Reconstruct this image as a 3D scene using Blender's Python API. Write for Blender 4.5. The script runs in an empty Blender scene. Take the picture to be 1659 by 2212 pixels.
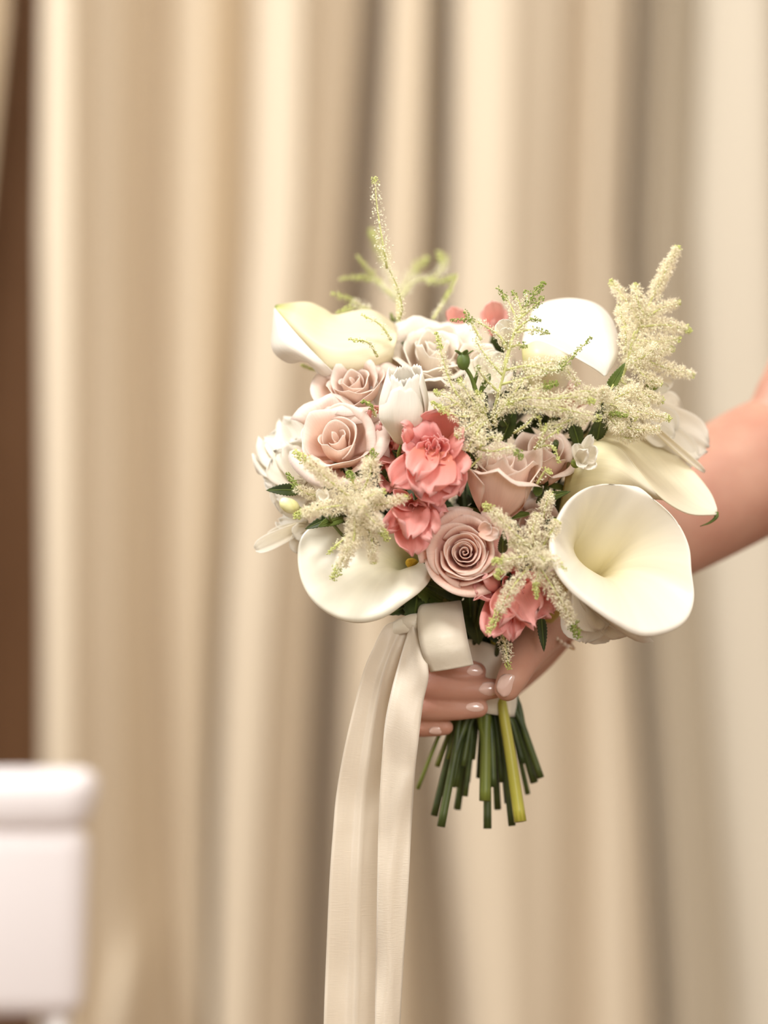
import bpy, math, random
import numpy as np
from mathutils import Vector, Matrix, noise

random.seed(7)
rng = np.random.default_rng(7)
SC = bpy.context.scene
COL = SC.collection

# ------------------------------------------------------------------ camera
PXM = 0.0003                     # metres per photo pixel in the plane of the bouquet
CAM_D = 1659 * PXM * 85 / 24     # 85 mm portrait lens on a 24 mm wide upright frame
CAM_Z = 1.25
cam_d = bpy.data.cameras.new('camera')
cam = bpy.data.objects.new('camera', cam_d)
COL.objects.link(cam)
cam.location = (0, -CAM_D, CAM_Z)
cam.rotation_euler = (math.pi / 2, 0, 0)
cam_d.sensor_fit = 'HORIZONTAL'
cam_d.sensor_width = 24
cam_d.lens = 85
cam_d.clip_start = 0.05
cam_d.dof.use_dof = True
cam_d.dof.focus_distance = CAM_D - 0.070
cam_d.dof.aperture_fstop = 2.0
SC.camera = cam

# ------------------------------------------------------------------ world, lamps, exposure
SC.view_settings.view_transform = 'Standard'
SC.view_settings.look = 'None'
SC.view_settings.gamma = 1
SC.view_settings.use_curve_mapping = False
SC.view_settings.exposure = 0.13
w = bpy.data.worlds.new('World')
SC.world = w
w.use_nodes = True
w.node_tree.nodes['Background'].inputs[0].default_value = (1.0, 0.875, 0.73, 1)
w.node_tree.nodes['Background'].inputs[1].default_value = 0.78


def area(name, loc, target, size, power, color):
    d = bpy.data.lights.new(name, 'AREA')
    d.shape = 'DISK'
    d.size = size
    d.energy = power
    d.color = color
    o = bpy.data.objects.new(name, d)
    COL.objects.link(o)
    o.location = loc
    o.rotation_euler = (Vector(target) - Vector(loc)).to_track_quat('-Z', 'Y').to_euler()
    return o


area('ceiling_lamp_key', (-0.3, -1.25, 3.05), (0.05, 0.0, 1.25), 0.6, 37, (1.0, 0.985, 0.965))
area('ceiling_lamp_wash', (-1.9, 0.45, 2.8), (0.5, 1.85, 1.2), 0.6, 60, (0.94, 0.97, 1.0))
area('fill_light_behind_camera', (0.9, -3.6, 2.1), (0.1, 0.0, 1.2), 1.4, 50, (1.0, 0.98, 0.96))  # soft frontal fill added to brighten the petals, not a window
area('ceiling_lamp_right', (1.3, -0.9, 3.0), (0.3, 0.4, 1.2), 0.8, 5, (1.0, 0.95, 0.9))


# ------------------------------------------------------------------ helpers
def P(px, py, y=0.0):
    k = (CAM_D + y) / CAM_D
    return Vector((k * (px - 829.5) * PXM, y, CAM_Z + k * (1106 - py) * PXM))


def dep(px, py):
    q = 1 - ((px - 1040) / 540.0) ** 2 - ((py - 1000) / 430.0) ** 2
    return 0.035 - 0.105 * math.sqrt(max(0.0, q))


def srgb(r, g, b):
    def f(c):
        c /= 255.0
        return c / 12.92 if c <= 0.04045 else ((c + 0.055) / 1.055) ** 2.4
    return (f(r), f(g), f(b), 1)


ORG = {}


def tag(o, label=None, cat=None, group=None, kind=None):
    if label: o['label'] = label
    if cat: o['category'] = cat
    if group: o['group'] = group
    if kind: o['kind'] = kind
    return o


def thing(name, base, label, cat, group=None):
    o = bpy.data.objects.new(name, None)
    o.empty_display_size = 0.01
    COL.objects.link(o)
    o.location = base
    ORG[o.name] = Vector(base)
    return tag(o, label, cat, group)


def mesh(name, verts, faces, mat, parent=None, uvs=None, smooth=True, solid=0.0, sub=0, mats=None, midx=None):
    org = ORG[parent.name] if parent else Vector((0, 0, 0))
    me = bpy.data.meshes.new(name)
    vs = [(v[0] - org[0], v[1] - org[1], v[2] - org[2]) for v in verts]
    me.from_pydata(vs, [], faces)
    for m in (mats or [mat]):
        me.materials.append(m)
    if midx is not None:
        me.polygons.foreach_set('material_index', midx)
    if smooth:
        me.polygons.foreach_set('use_smooth', [True] * len(me.polygons))
    if uvs is not None:
        lay = me.uv_layers.new(name='UVMap')
        li = np.empty(len(me.loops), dtype=np.int32)
        me.loops.foreach_get('vertex_index', li)
        arr = np.array(uvs, dtype=np.float32)[li].ravel()
        lay.data.foreach_set('uv', arr)
    me.update()
    o = bpy.data.objects.new(name, me)
    COL.objects.link(o)
    if parent:
        o.parent = parent
        ORG[o.name] = org
    else:
        ORG[o.name] = Vector((0, 0, 0))
    if sub:
        s = o.modifiers.new('sub', 'SUBSURF'); s.levels = sub; s.render_levels = sub
    if solid:
        s = o.modifiers.new('solid', 'SOLIDIFY'); s.thickness = solid; s.offset = 0
    return o


def grid_faces(nu, nv, off=0, wrap=False):
    f = []
    for j in range(nv - 1):
        for i in range(nu if wrap else nu - 1):
            a = off + j * nu + i
            b = off + j * nu + (i + 1) % nu
            f.append((a, b, b + nu, a + nu))
    return f


def catmull(pts, n, closed=False):
    pts = [np.array(p, float) for p in pts]
    m = len(pts)
    out = []
    segs = m if closed else m - 1
    for k in range(n):
        t = k / n * segs if closed else k / (n - 1) * segs
        i = min(int(t), segs - 1)
        f = t - i
        if closed:
            p0, p1, p2, p3 = pts[(i - 1) % m], pts[i % m], pts[(i + 1) % m], pts[(i + 2) % m]
        else:
            p1, p2 = pts[i], pts[i + 1]
            p0 = pts[i - 1] if i > 0 else 2 * p1 - p2
            p3 = pts[i + 2] if i + 2 < m else 2 * p2 - p1
        out.append(0.5 * ((2 * p1) + (-p0 + p2) * f + (2 * p0 - 5 * p1 + 4 * p2 - p3) * f * f
                          + (-p0 + 3 * p1 - 3 * p2 + p3) * f ** 3))
    return out


def perp(a):
    a = Vector(a).normalized()
    r = Vector((0, 0, 1)) if abs(a.z) < 0.9 else Vector((1, 0, 0))
    x = a.cross(r).normalized()
    return x, a.cross(x).normalized()


def tube_data(pts, radii, n=10, seg=None, cap=True):
    """tapered round tube through 3-D points"""
    if seg:
        q = [tuple(p) + (r,) for p, r in zip(pts, radii)]
        q = catmull(q, seg)
        pts = [Vector(p[:3]) for p in q]
        radii = [max(1e-5, p[3]) for p in q]
    V, F, UV = [], [], []
    t0 = (Vector(pts[1]) - Vector(pts[0])).normalized()
    x, y = perp(t0)
    L = len(pts)
    for k in range(L):
        a = Vector(pts[min(k + 1, L - 1)]) - Vector(pts[max(k - 1, 0)])
        if a.length < 1e-9: a = t0
        a.normalize()
        x = (x - a * x.dot(a)).normalized()
        y = a.cross(x)
        for i in range(n):
            th = 2 * math.pi * i / n
            V.append(Vector(pts[k]) + (x * math.cos(th) + y * math.sin(th)) * radii[k])
            UV.append((i / n, k / (L - 1)))
    F = grid_faces(n, L, 0, True)
    if cap:
        F.append(tuple(range(n))[::-1])
        F.append(tuple(range((L - 1) * n, L * n)))
    return V, F, UV


def tube(name, pts, radii, mat, parent, n=10, seg=None):
    V, F, UV = tube_data(pts, radii, n, seg)
    return mesh(name, V, F, mat, parent, UV)


# ------------------------------------------------------------------ materials
def new_mat(name):
    m = bpy.data.materials.new(name)
    m.use_nodes = True
    nt = m.node_tree
    nt.nodes.clear()
    out = nt.nodes.new('ShaderNodeOutputMaterial')
    return m, nt, out


def principled(name, col, rough=0.6, spec=0.4, noise_amt=0.0, noise_scale=60, col2=None, bump=0.0, bump_scale=400,
               sss=0.0, sss_r=(1, 0.4, 0.25), sss_s=0.004, sheen=0.0, coat=0.0, stretch=None):
    m, nt, out = new_mat(name)
    b = nt.nodes.new('ShaderNodeBsdfPrincipled')
    b.inputs['Roughness'].default_value = rough
    b.inputs['Specular IOR Level'].default_value = spec
    b.inputs['Base Color'].default_value = col
    if sheen: b.inputs['Sheen Weight'].default_value = sheen
    if coat:
        b.inputs['Coat Weight'].default_value = coat
        b.inputs['Coat Roughness'].default_value = 0.15
    if sss:
        b.inputs['Subsurface Weight'].default_value = sss
        b.inputs['Subsurface Radius'].default_value = sss_r
        b.inputs['Subsurface Scale'].default_value = sss_s
    tc = nt.nodes.new('ShaderNodeTexCoord')
    src = tc.outputs['Object']
    if stretch:
        mp = nt.nodes.new('ShaderNodeMapping')
        mp.inputs['Scale'].default_value = stretch
        nt.links.new(src, mp.inputs[0])
        src = mp.outputs[0]
    if col2:
        n = nt.nodes.new('ShaderNodeTexNoise')
        n.inputs['Scale'].default_value = noise_scale
        n.inputs['Detail'].default_value = 4
        nt.links.new(src, n.inputs['Vector'])
        r = nt.nodes.new('ShaderNodeValToRGB')
        r.color_ramp.elements[0].position = 0.35
        r.color_ramp.elements[1].position = 0.65
        r.color_ramp.elements[0].color = col
        r.color_ramp.elements[1].color = col2
        nt.links.new(n.outputs[0], r.inputs[0])
        nt.links.new(r.outputs[0], b.inputs['Base Color'])
    if bump:
        n = nt.nodes.new('ShaderNodeTexNoise')
        n.inputs['Scale'].default_value = bump_scale
        nt.links.new(src, n.inputs['Vector'])
        bp = nt.nodes.new('ShaderNodeBump')
        bp.inputs['Strength'].default_value = bump
        bp.inputs['Distance'].default_value = 0.001
        nt.links.new(n.outputs[0], bp.inputs['Height'])
        nt.links.new(bp.outputs[0], b.inputs['Normal'])
    nt.links.new(b.outputs[0], out.inputs[0])
    return m


def petal_mat(name, stops, rough=0.55, trans=0.42, spec=0.3, veins=0.25, vein_scale=(60, 3), coat=0.0, tint=None):
    """petal: colour runs from base (v=0) to edge (v=1), fine veins along v, partly translucent"""
    m, nt, out = new_mat(name)
    uv = nt.nodes.new('ShaderNodeUVMap')
    sep = nt.nodes.new('ShaderNodeSeparateXYZ')
    nt.links.new(uv.outputs[0], sep.inputs[0])
    ramp = nt.nodes.new('ShaderNodeValToRGB')
    e = ramp.color_ramp.elements
    while len(e) < len(stops): e.new(0.5)
    for k, (p, c) in enumerate(stops):
        e[k].position = p
        e[k].color = c
    nt.links.new(sep.outputs[1], ramp.inputs[0])
    mp = nt.nodes.new('ShaderNodeMapping')
    mp.inputs['Scale'].default_value = (vein_scale[0], vein_scale[1], 1)
    nt.links.new(uv.outputs[0], mp.inputs[0])
    n = nt.nodes.new('ShaderNodeTexNoise')
    n.inputs['Scale'].default_value = 1.0
    n.inputs['Detail'].default_value = 3
    nt.links.new(mp.outputs[0], n.inputs[0])
    mx = nt.nodes.new('ShaderNodeMix')
    mx.data_type = 'RGBA'; mx.blend_type = 'MULTIPLY'
    mr = nt.nodes.new('ShaderNodeMapRange')
    mr.inputs[1].default_value = 0.3; mr.inputs[2].default_value = 0.7
    mr.inputs[3].default_value = 0.95; mr.inputs[4].default_value = 1.02
    nt.links.new(n.outputs[0], mr.inputs[0])
    mx.inputs[0].default_value = 1.0
    nt.links.new(ramp.outputs[0], mx.inputs[6])
    nt.links.new(mr.outputs[0], mx.inputs[7])
    b = nt.nodes.new('ShaderNodeBsdfPrincipled')
    b.inputs['Roughness'].default_value = rough
    b.inputs['Specular IOR Level'].default_value = spec
    if coat:
        b.inputs['Coat Weight'].default_value = coat
        b.inputs['Coat Roughness'].default_value = 0.3
    nt.links.new(mx.outputs[2], b.inputs['Base Color'])
    bp = nt.nodes.new('ShaderNodeBump')
    bp.inputs['Strength'].default_value = veins
    bp.inputs['Distance'].default_value = 0.0006
    nt.links.new(n.outputs[0], bp.inputs['Height'])
    nt.links.new(bp.outputs[0], b.inputs['Normal'])
    tr = nt.nodes.new('ShaderNodeBsdfTranslucent')
    nt.links.new(mx.outputs[2], tr.inputs[0])
    ms = nt.nodes.new('ShaderNodeMixShader')
    ms.inputs[0].default_value = trans
    nt.links.new(b.outputs[0], ms.inputs[1])
    nt.links.new(tr.outputs[0], ms.inputs[2])
    nt.links.new(ms.outputs[0], out.inputs[0])
    return m


M = {}
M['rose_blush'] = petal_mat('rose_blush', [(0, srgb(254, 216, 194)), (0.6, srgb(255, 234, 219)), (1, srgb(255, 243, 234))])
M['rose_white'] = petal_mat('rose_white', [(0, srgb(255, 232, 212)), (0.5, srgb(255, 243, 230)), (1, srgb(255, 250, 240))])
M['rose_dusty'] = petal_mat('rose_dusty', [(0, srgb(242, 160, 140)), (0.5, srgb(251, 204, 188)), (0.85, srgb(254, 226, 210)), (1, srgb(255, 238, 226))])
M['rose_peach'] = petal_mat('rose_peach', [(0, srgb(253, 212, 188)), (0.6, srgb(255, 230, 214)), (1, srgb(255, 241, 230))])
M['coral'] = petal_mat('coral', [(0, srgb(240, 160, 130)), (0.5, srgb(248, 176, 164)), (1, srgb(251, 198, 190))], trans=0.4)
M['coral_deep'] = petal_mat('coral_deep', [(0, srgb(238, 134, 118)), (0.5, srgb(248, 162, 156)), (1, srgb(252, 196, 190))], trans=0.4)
M['white_petal'] = petal_mat('white_petal', [(0, srgb(246, 238, 214)), (0.4, srgb(254, 249, 236)), (1, srgb(255, 252, 243))], trans=0.45)
M['pink'] = petal_mat('pink_petal', [(0, srgb(248, 190, 176)), (1, srgb(253, 212, 202))])
M['tulip'] = petal_mat('tulip', [(0, srgb(248, 238, 208)), (0.35, srgb(252, 246, 230)), (1, srgb(253, 249, 240))], veins=0.6, trans=0.3)
M['calla'] = petal_mat('calla', [(0, srgb(222, 212, 120)), (0.30, srgb(244, 230, 156)), (0.62, srgb(250, 243, 214)), (1, srgb(253, 249, 238))],
                       rough=0.38, spec=0.5, veins=0.25, vein_scale=(26, 1.5), trans=0.3)
M['calla_cream'] = petal_mat('calla_cream', [(0, srgb(212, 206, 134)), (0.2, srgb(242, 233, 188)), (0.6, srgb(249, 241, 212)), (1, srgb(253, 248, 232))],
                             rough=0.42, spec=0.45, veins=0.2, vein_scale=(22, 1.5), trans=0.3)
M['calla_green'] = petal_mat('calla_green', [(0, srgb(120, 130, 50)), (0.2, srgb(196, 190, 130)), (0.5, srgb(238, 232, 200)), (1, srgb(250, 246, 228))],
                             rough=0.3, spec=0.6, veins=0.15, vein_scale=(22, 1.5), trans=0.22, coat=0.6)
M['calla_white'] = petal_mat('calla_white', [(0, srgb(252, 246, 232)), (1, srgb(255, 252, 246))], rough=.4, spec=.45, veins=.2, vein_scale=(22, 1.5), trans=.3)
M['calla_tip'] = petal_mat('calla_tip', [(0, srgb(140, 152, 60)), (0.04, srgb(205, 206, 130)), (0.2, srgb(244, 236, 202)), (1, srgb(250, 242, 212))],
                           rough=0.42, spec=0.45, veins=0.2, vein_scale=(22, 1.5), trans=0.3)
M['spadix'] = principled('spadix', srgb(226, 186, 60), 0.8, bump=0.8, bump_scale=1200)
M['leaf'] = principled('leaf', srgb(44, 58, 26), 0.5, 0.4, col2=srgb(74, 88, 40), noise_scale=90)
M['leaf_mid'] = principled('leaf_mid', srgb(82, 100, 44), 0.5, 0.4, col2=srgb(108, 124, 58), noise_scale=120)
M['stem'] = principled('stem', srgb(50, 62, 28), 0.45, 0.4, col2=srgb(84, 96, 42), noise_scale=40)
M['stem_mid'] = principled('stem_mid', srgb(96, 108, 42), 0.45, 0.4, col2=srgb(120, 128, 52), noise_scale=30)
M['stem_bright'] = principled('stem_bright', srgb(182, 174, 76), 0.35, 0.4, col2=srgb(164, 160, 56), noise_scale=30)
M['rachis'] = principled('rachis', srgb(200, 202, 134), 0.6, 0.3)
M['cream'] = petal_mat('astilbe_cream', [(0, srgb(250, 243, 220)), (1, srgb(252, 246, 226))], trans=0.35, veins=0)
M['bead'] = principled('astilbe_bead', srgb(250, 247, 222), 0.5, 0.4, col2=srgb(238, 236, 196), noise_scale=700)
M['bud_green'] = principled('bud_green', srgb(188, 198, 100), 0.5, 0.4, col2=srgb(224, 226, 160), noise_scale=500)
M['bud_dark'] = principled('bud_dark', srgb(112, 134, 48), 0.5, 0.4, col2=srgb(160, 174, 86), noise_scale=500)
M['bud_yellow'] = principled('bud_yellow', srgb(236, 234, 158), 0.5, 0.4, col2=srgb(244, 242, 200), noise_scale=90)
M['skin'] = principled('skin', srgb(196, 150, 128), 0.5, 0.35, col2=srgb(184, 132, 112), noise_scale=22, sss=0.25, sss_s=0.006, bump=0.15, bump_scale=500)
M['nail'] = principled('nail', srgb(226, 192, 178), 0.12, 0.6, coat=0.9)
M['gold'] = principled('gold', srgb(205, 160, 95), 0.25, 0.6)
M['gold'].node_tree.nodes['Principled BSDF'].inputs['Metallic'].default_value = 0.9
M['pearl'] = principled('pearl', srgb(245, 232, 220), 0.2, 0.6, coat=0.6)


def satin(name, col, trans=0.15, aniso=0.6, rough=0.38, spec=0.6, scale=(14, 5), sheer=0.0):
    m, nt, out = new_mat(name)
    b = nt.nodes.new('ShaderNodeBsdfPrincipled')
    b.inputs['Base Color'].default_value = col
    b.inputs['Roughness'].default_value = rough
    b.inputs['Specular IOR Level'].default_value = spec
    b.inputs['Anisotropic'].default_value = aniso
    b.inputs['Sheen Weight'].default_value = 0.3
    uv = nt.nodes.new('ShaderNodeUVMap')
    mp = nt.nodes.new('ShaderNodeMapping')
    mp.inputs['Scale'].default_value = (4, 700, 1)
    nt.links.new(uv.outputs[0], mp.inputs[0])
    n = nt.nodes.new('ShaderNodeTexNoise'); n.inputs['Scale'].default_value = 1
    nt.links.new(mp.outputs[0], n.inputs[0])
    mp2 = nt.nodes.new('ShaderNodeMapping')
    mp2.inputs['Scale'].default_value = (scale[0] * .2, scale[1], 1)
    nt.links.new(uv.outputs[0], mp2.inputs[0])
    n2 = nt.nodes.new('ShaderNodeTexNoise'); n2.inputs['Scale'].default_value = 1
    nt.links.new(mp2.outputs[0], n2.inputs[0])
    ad = nt.nodes.new('ShaderNodeMath'); ad.operation = 'MULTIPLY_ADD'
    ad.inputs[1].default_value = 6.0
    nt.links.new(n2.outputs[0], ad.inputs[0]); nt.links.new(n.outputs[0], ad.inputs[2])
    bp = nt.nodes.new('ShaderNodeBump')
    bp.inputs['Strength'].default_value = 0.3; bp.inputs['Distance'].default_value = 0.0006
    nt.links.new(ad.outputs[0], bp.inputs['Height'])
    nt.links.new(bp.outputs[0], b.inputs['Normal'])
    tr = nt.nodes.new('ShaderNodeBsdfTranslucent'); tr.inputs[0].default_value = col
    ms = nt.nodes.new('ShaderNodeMixShader'); ms.inputs[0].default_value = trans
    nt.links.new(b.outputs[0], ms.inputs[1]); nt.links.new(tr.outputs[0], ms.inputs[2])
    last = ms
    if sheer:
        tp = nt.nodes.new('ShaderNodeBsdfTransparent')
        ms2 = nt.nodes.new('ShaderNodeMixShader'); ms2.inputs[0].default_value = sheer
        nt.links.new(ms.outputs[0], ms2.inputs[1]); nt.links.new(tp.outputs[0], ms2.inputs[2])
        last = ms2
    nt.links.new(last.outputs[0], out.inputs[0])
    return m


M['satin'] = satin('satin_ivory', srgb(240, 231, 210), 0.12, rough=.32)
M['satin_tail'] = satin('satin_ivory_tail', srgb(240, 230, 212), 0.3, aniso=0.3)
M['curtain'] = principled('curtain_fabric', srgb(212, 196, 171), 0.75, 0.25, bump=0.2, bump_scale=600, sheen=0.2)
M['curtain_warm'] = principled('curtain_fabric_warm', srgb(200, 180, 150), 0.75, 0.25, bump=0.2, bump_scale=600, sheen=0.2)
M['curtain_grey'] = principled('curtain_fabric_grey', srgb(206, 195, 175), 0.75, 0.25, bump=0.2, bump_scale=600, sheen=0.2)
M['floor'] = principled('floor_carpet', srgb(120, 92, 68), 0.95, 0.1, col2=srgb(100, 76, 56), noise_scale=80, bump=0.5)
M['wall_wood'] = principled('wall_dark_wood', srgb(176, 128, 88), 0.6, 0.3, col2=srgb(158, 112, 74), noise_scale=3, stretch=(12, 12, 1))
M['plaster'] = principled('plaster', srgb(222, 208, 188), 0.9, 0.2, bump=0.1)
M['white_vinyl'] = principled('white_chair_cover', srgb(238, 232, 232), 0.55, 0.4, bump=0.1, bump_scale=200)
M['chair_leg'] = principled('white_chair_leg', srgb(232, 226, 222), 0.4, 0.5)

# ------------------------------------------------------------------ the setting
def box(name, a, b, mat, parent=None, bevel=0.0):
    (x0, y0, z0), (x1, y1, z1) = a, b
    V = [(x, y, z) for z in (z0, z1) for y in (y0, y1) for x in (x0, x1)]
    F = [(0, 2, 3, 1), (4, 5, 7, 6), (0, 1, 5, 4), (2, 6, 7, 3), (1, 3, 7, 5), (0, 4, 6, 2)]
    o = mesh(name, [Vector(v) for v in V], F, mat, parent, smooth=bevel > 0)
    if bevel:
        m = o.modifiers.new('bevel', 'BEVEL'); m.width = bevel; m.segments = 6
    return o


tag(box('floor', (-7, -9, -0.1), (7, 2.35, 0), M['floor']), kind='structure')
tag(box('wall_back', (-3, 2.25, 0), (3, 2.35, 3.3), M['wall_wood']), kind='structure')
tag(box('ceiling', (-3, -3.2, 3.3), (3, 2.3, 3.4), M['plaster']), kind='structure')

# curtain folds: x of each ridge / valley in five rows from top to bottom, and how far it stands forward
ROWS = [0, 500, 1350, 1750, 2212]
FOLDS = [
    ((-260, -260, -250, -250, -240), 0.02), ((-120, -120, -120, -120, -120), -0.03), ((-8, -60, -74, -84, -90), -0.05),
    ((90, 82, 86, 84, 80), -0.06), ((112, 105, 112, 112, 105), 0.045), ((165, 165, 165, 165, 160), 0.050),
    ((205, 205, 200, 205, 200), 0.015), ((262, 255, 250, 250, 250), 0.01), ((315, 305, 320, 340, 370), -0.055),
    ((380, 365, 370, 385, 400), -0.035), ((440, 430, 420, 420, 430), -0.035),
    ((528, 518, 470, 455, 445), -0.085), ((585, 575, 510, 490, 478), 0.045), ((655, 645, 585, 565, 545), 0.050),
    ((690, 672, 610, 590, 570), 0.01), ((765, 725, 660, 640, 620), 0.005), ((815, 785, 718, 695, 685), -0.10),
    ((850, 825, 760, 745, 740), -0.005), ((910, 895, 830, 850, 850), -0.005), ((965, 955, 900, 930, 965), -0.12),
    ((1005, 1005, 960, 1000, 1040), 0.055), ((1090, 1080, 1060, 1080, 1100), 0.065), ((1190, 1175, 1170, 1180, 1180), 0.05),
    ((1245, 1225, 1235, 1245, 1235), 0.015), ((1300, 1285, 1305, 1330, 1345), 0.03), ((1350, 1335, 1350, 1385, 1405), 0.015),
    ((1385, 1362, 1382, 1405, 1428), -0.06), ((1440, 1420, 1430, 1450, 1475), -0.01), ((1500, 1480, 1520, 1545, 1580), -0.045),
    ((1545, 1540, 1570, 1600, 1640), 0.02), ((1650, 1660, 1680, 1700, 1720), 0.03), ((1760, 1760, 1790, 1790, 1800), -0.06),
    ((1830, 1830, 1850, 1850, 1860), 0.02), ((1980, 1980, 1980, 1980, 1980), 0.0), ((2060, 2060, 2060, 2060, 2060), -0.05)]
CUR_Y = 1.85
LEFT = [((x,) * 5, d) for x, d in zip(range(-2660, -300, 100), [0.03, 0.04, -0.05, 0.0, 0.035, -0.07] * 4)]
RIGHT = [((x,) * 5, d) for x, d in zip(range(2150, 3900, 100), [0.03, 0.04, -0.05, 0.0, 0.035, -0.07] * 3)]
FOLDS = LEFT + FOLDS + RIGHT
NL = len(LEFT)


def interp_rows(vals, py):
    return float(np.interp(py, ROWS, vals))


def curtain_panel(k0, k1, mat, label, y_shift=0.0, sway=0.0):
    kk = (CAM_D + CUR_Y) / CAM_D
    NU, NV = (k1 - k0) * 14 + 1, 90
    V, UV = [], []
    for j in range(NV):
        z = 3.22 - 3.2 * j / (NV - 1)
        py = 1106 - (z - CAM_Z) / (kk * PXM)
        xs = [interp_rows(FOLDS[k][0], py) for k in range(k0, k1 + 1)]
        ds = [FOLDS[k][1] for k in range(k0, k1 + 1)]
        for i in range(NU):
            t = i / 14.0
            s = min(int(t), k1 - k0 - 1)
            f = t - s
            g = f * f * (3 - 2 * f)
            px = xs[s] + (xs[s + 1] - xs[s]) * f
            d = (ds[s] + (ds[s + 1] - ds[s]) * g) * 1.5
            x = kk * (px - 829.5) * PXM
            # a gathered bunch of cloth low on the left
            bx, bz = (px - 292 + (py - 2080) * 0.25) / 42.0, (py - 2110) / 105.0
            if py > 2110: bz *= 0.35
            d += 0.05 * math.exp(-(bx * bx + bz * bz)) + 0.006 * noise.noise(Vector((x * 9, z * 1.3, 0)))
            V.append(Vector((x, CUR_Y + y_shift - d, z)))
            UV.append((i / (NU - 1), j / (NV - 1)))
    o = mesh('curtain', V, grid_faces(NU, NV), mat, None, UV, solid=0.002)
    return tag(o, label, 'curtain', 'drawn curtains across the back')


curtain_panel(0, NL + 2, M['curtain_warm'], 'beige curtain at the extreme left edge beyond the dark gap', 0.01)
curtain_panel(NL + 3, NL + 16, M['curtain'], 'beige curtain with pale upright folds left of the bouquet')
curtain_panel(NL + 16, NL + 26, M['curtain'], 'wide cream curtain directly behind the bouquet and stems', -0.004)
curtain_panel(NL + 26, len(FOLDS) - 1, M['curtain_grey'], 'greyer beige curtain at far right behind the bent arm', 0.012)

# white chair at lower left, out of focus
def chair():
    yb = 0.80
    c0, c1 = P(-760, 1660, yb), P(188, 2190, yb)
    top, bot = c0.z, c1.z
    xr, xl = c1.x, c0.x
    t = thing('chair', ((xl + xr) / 2, yb, 0), 'white padded chair at lower left, backrest turned to the bouquet', 'chair')
    V, F = [], []
    # backrest: padded panel, slightly wider at the top
    def pad(name, z0, z1, xa0, xb0, xa1, xb1, y0, y1, bev):
        VV = [Vector(v) for v in ((xa0, y0, z0), (xb0, y0, z0), (xa0, y1, z0), (xb0, y1, z0),
                                  (xa1, y0, z1), (xb1, y0, z1), (xa1, y1, z1), (xb1, y1, z1))]
        FF = [(0, 2, 3, 1), (4, 5, 7, 6), (0, 1, 5, 4), (2, 6, 7, 3), (1, 3, 7, 5), (0, 4, 6, 2)]
        o = mesh(name, VV, FF, M['white_vinyl'], t)
        m = o.modifiers.new('bevel', 'BEVEL'); m.width = bev; m.segments = 6
        return o
    pad('backrest', bot, top - 0.055, xl + .01, xr - .004, xl + .005, xr + 0.002, yb - 0.022, yb + 0.022, 0.018)
    pad('top_roll', top - 0.062, top, xl - .005, xr - .002, xl - .015, xr + .017, yb - 0.026, yb + 0.026, 0.024)
    pad('seat', 0.41, 0.48, xl, xr, xl, xr, yb - 0.02, yb + 0.42, 0.02)
    for x in (xl + .03, xr - .03):
        tube('back_post', [(x, yb + .01, .46), (x, yb + .006, bot + .05)], [.013, .013], M['chair_leg'], t, 12)
        tube('leg', [(x, yb + .01, 0.0), (x, yb + .01, .42)], [.012, .016], M['chair_leg'], t, 12)
        tube('leg', [(x, yb + .38, 0.0), (x, yb + .38, .42)], [.012, .016], M['chair_leg'], t, 12)


chair()

# ------------------------------------------------------------------ stems
GRIP = (1050, 1480, 0.0)
ENDS = [  # where each cut stem ends below the hand: px, py, depth, radius in px, material
    (1124, 1775, -0.030, 13.5, 'stem_bright'), (1048, 1730, -0.020, 13, 'stem_mid'), (953, 1786, -0.022, 9, 'stem'),
    (1053, 1790, -0.010, 9, 'stem'), (1106, 1784, -0.012, 8, 'stem'), (938, 1762, -0.004, 8, 'stem'),
    (1154, 1690, 0.010, 9, 'stem'), (1168, 1680, 0.002, 8, 'stem'), (988, 1748, 0.014, 8, 'stem'),
    (1075, 1748, 0.012, 8, 'stem'), (902, 1704, 0.012, 4.5, 'stem_mid'), (1000, 1655, -0.014, 6, 'stem'),
    (976, 1700, -0.012, 7, 'stem'), (1140, 1715, 0.018, 6, 'stem'), (965, 1690, 0.002, 7, 'stem'),
    (1085, 1690, -0.004, 8, 'stem'), (1020, 1640, 0.006, 7, 'stem'), (945, 1655, 0.016, 6, 'stem_mid'),
    (1035, 1680, 0.012, 7, 'stem'), (1095, 1735, 0.004, 6, 'stem'), (1066, 1700, -0.016, 8, 'stem'),
    (990, 1620, -0.002, 6, 'stem'), (1110, 1660, 0.012, 7, 'stem'), (985, 1700, 0.008, 6, 'stem'),
    (1010, 1690, 0.020, 6, 'stem'), (1130, 1650, 0.0, 6, 'stem'), (1050, 1600, 0.02, 5, 'stem'),
    (1120, 1700, 0.02, 5, 'stem'), (968, 1640, -0.004, 5, 'stem_mid'), (1005, 1720, 0.0, 6, 'stem'),
    (960, 1720, 0.018, 6, 'stem'), (1088, 1640, 0.022, 6, 'stem')]
_end = [2]


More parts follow.
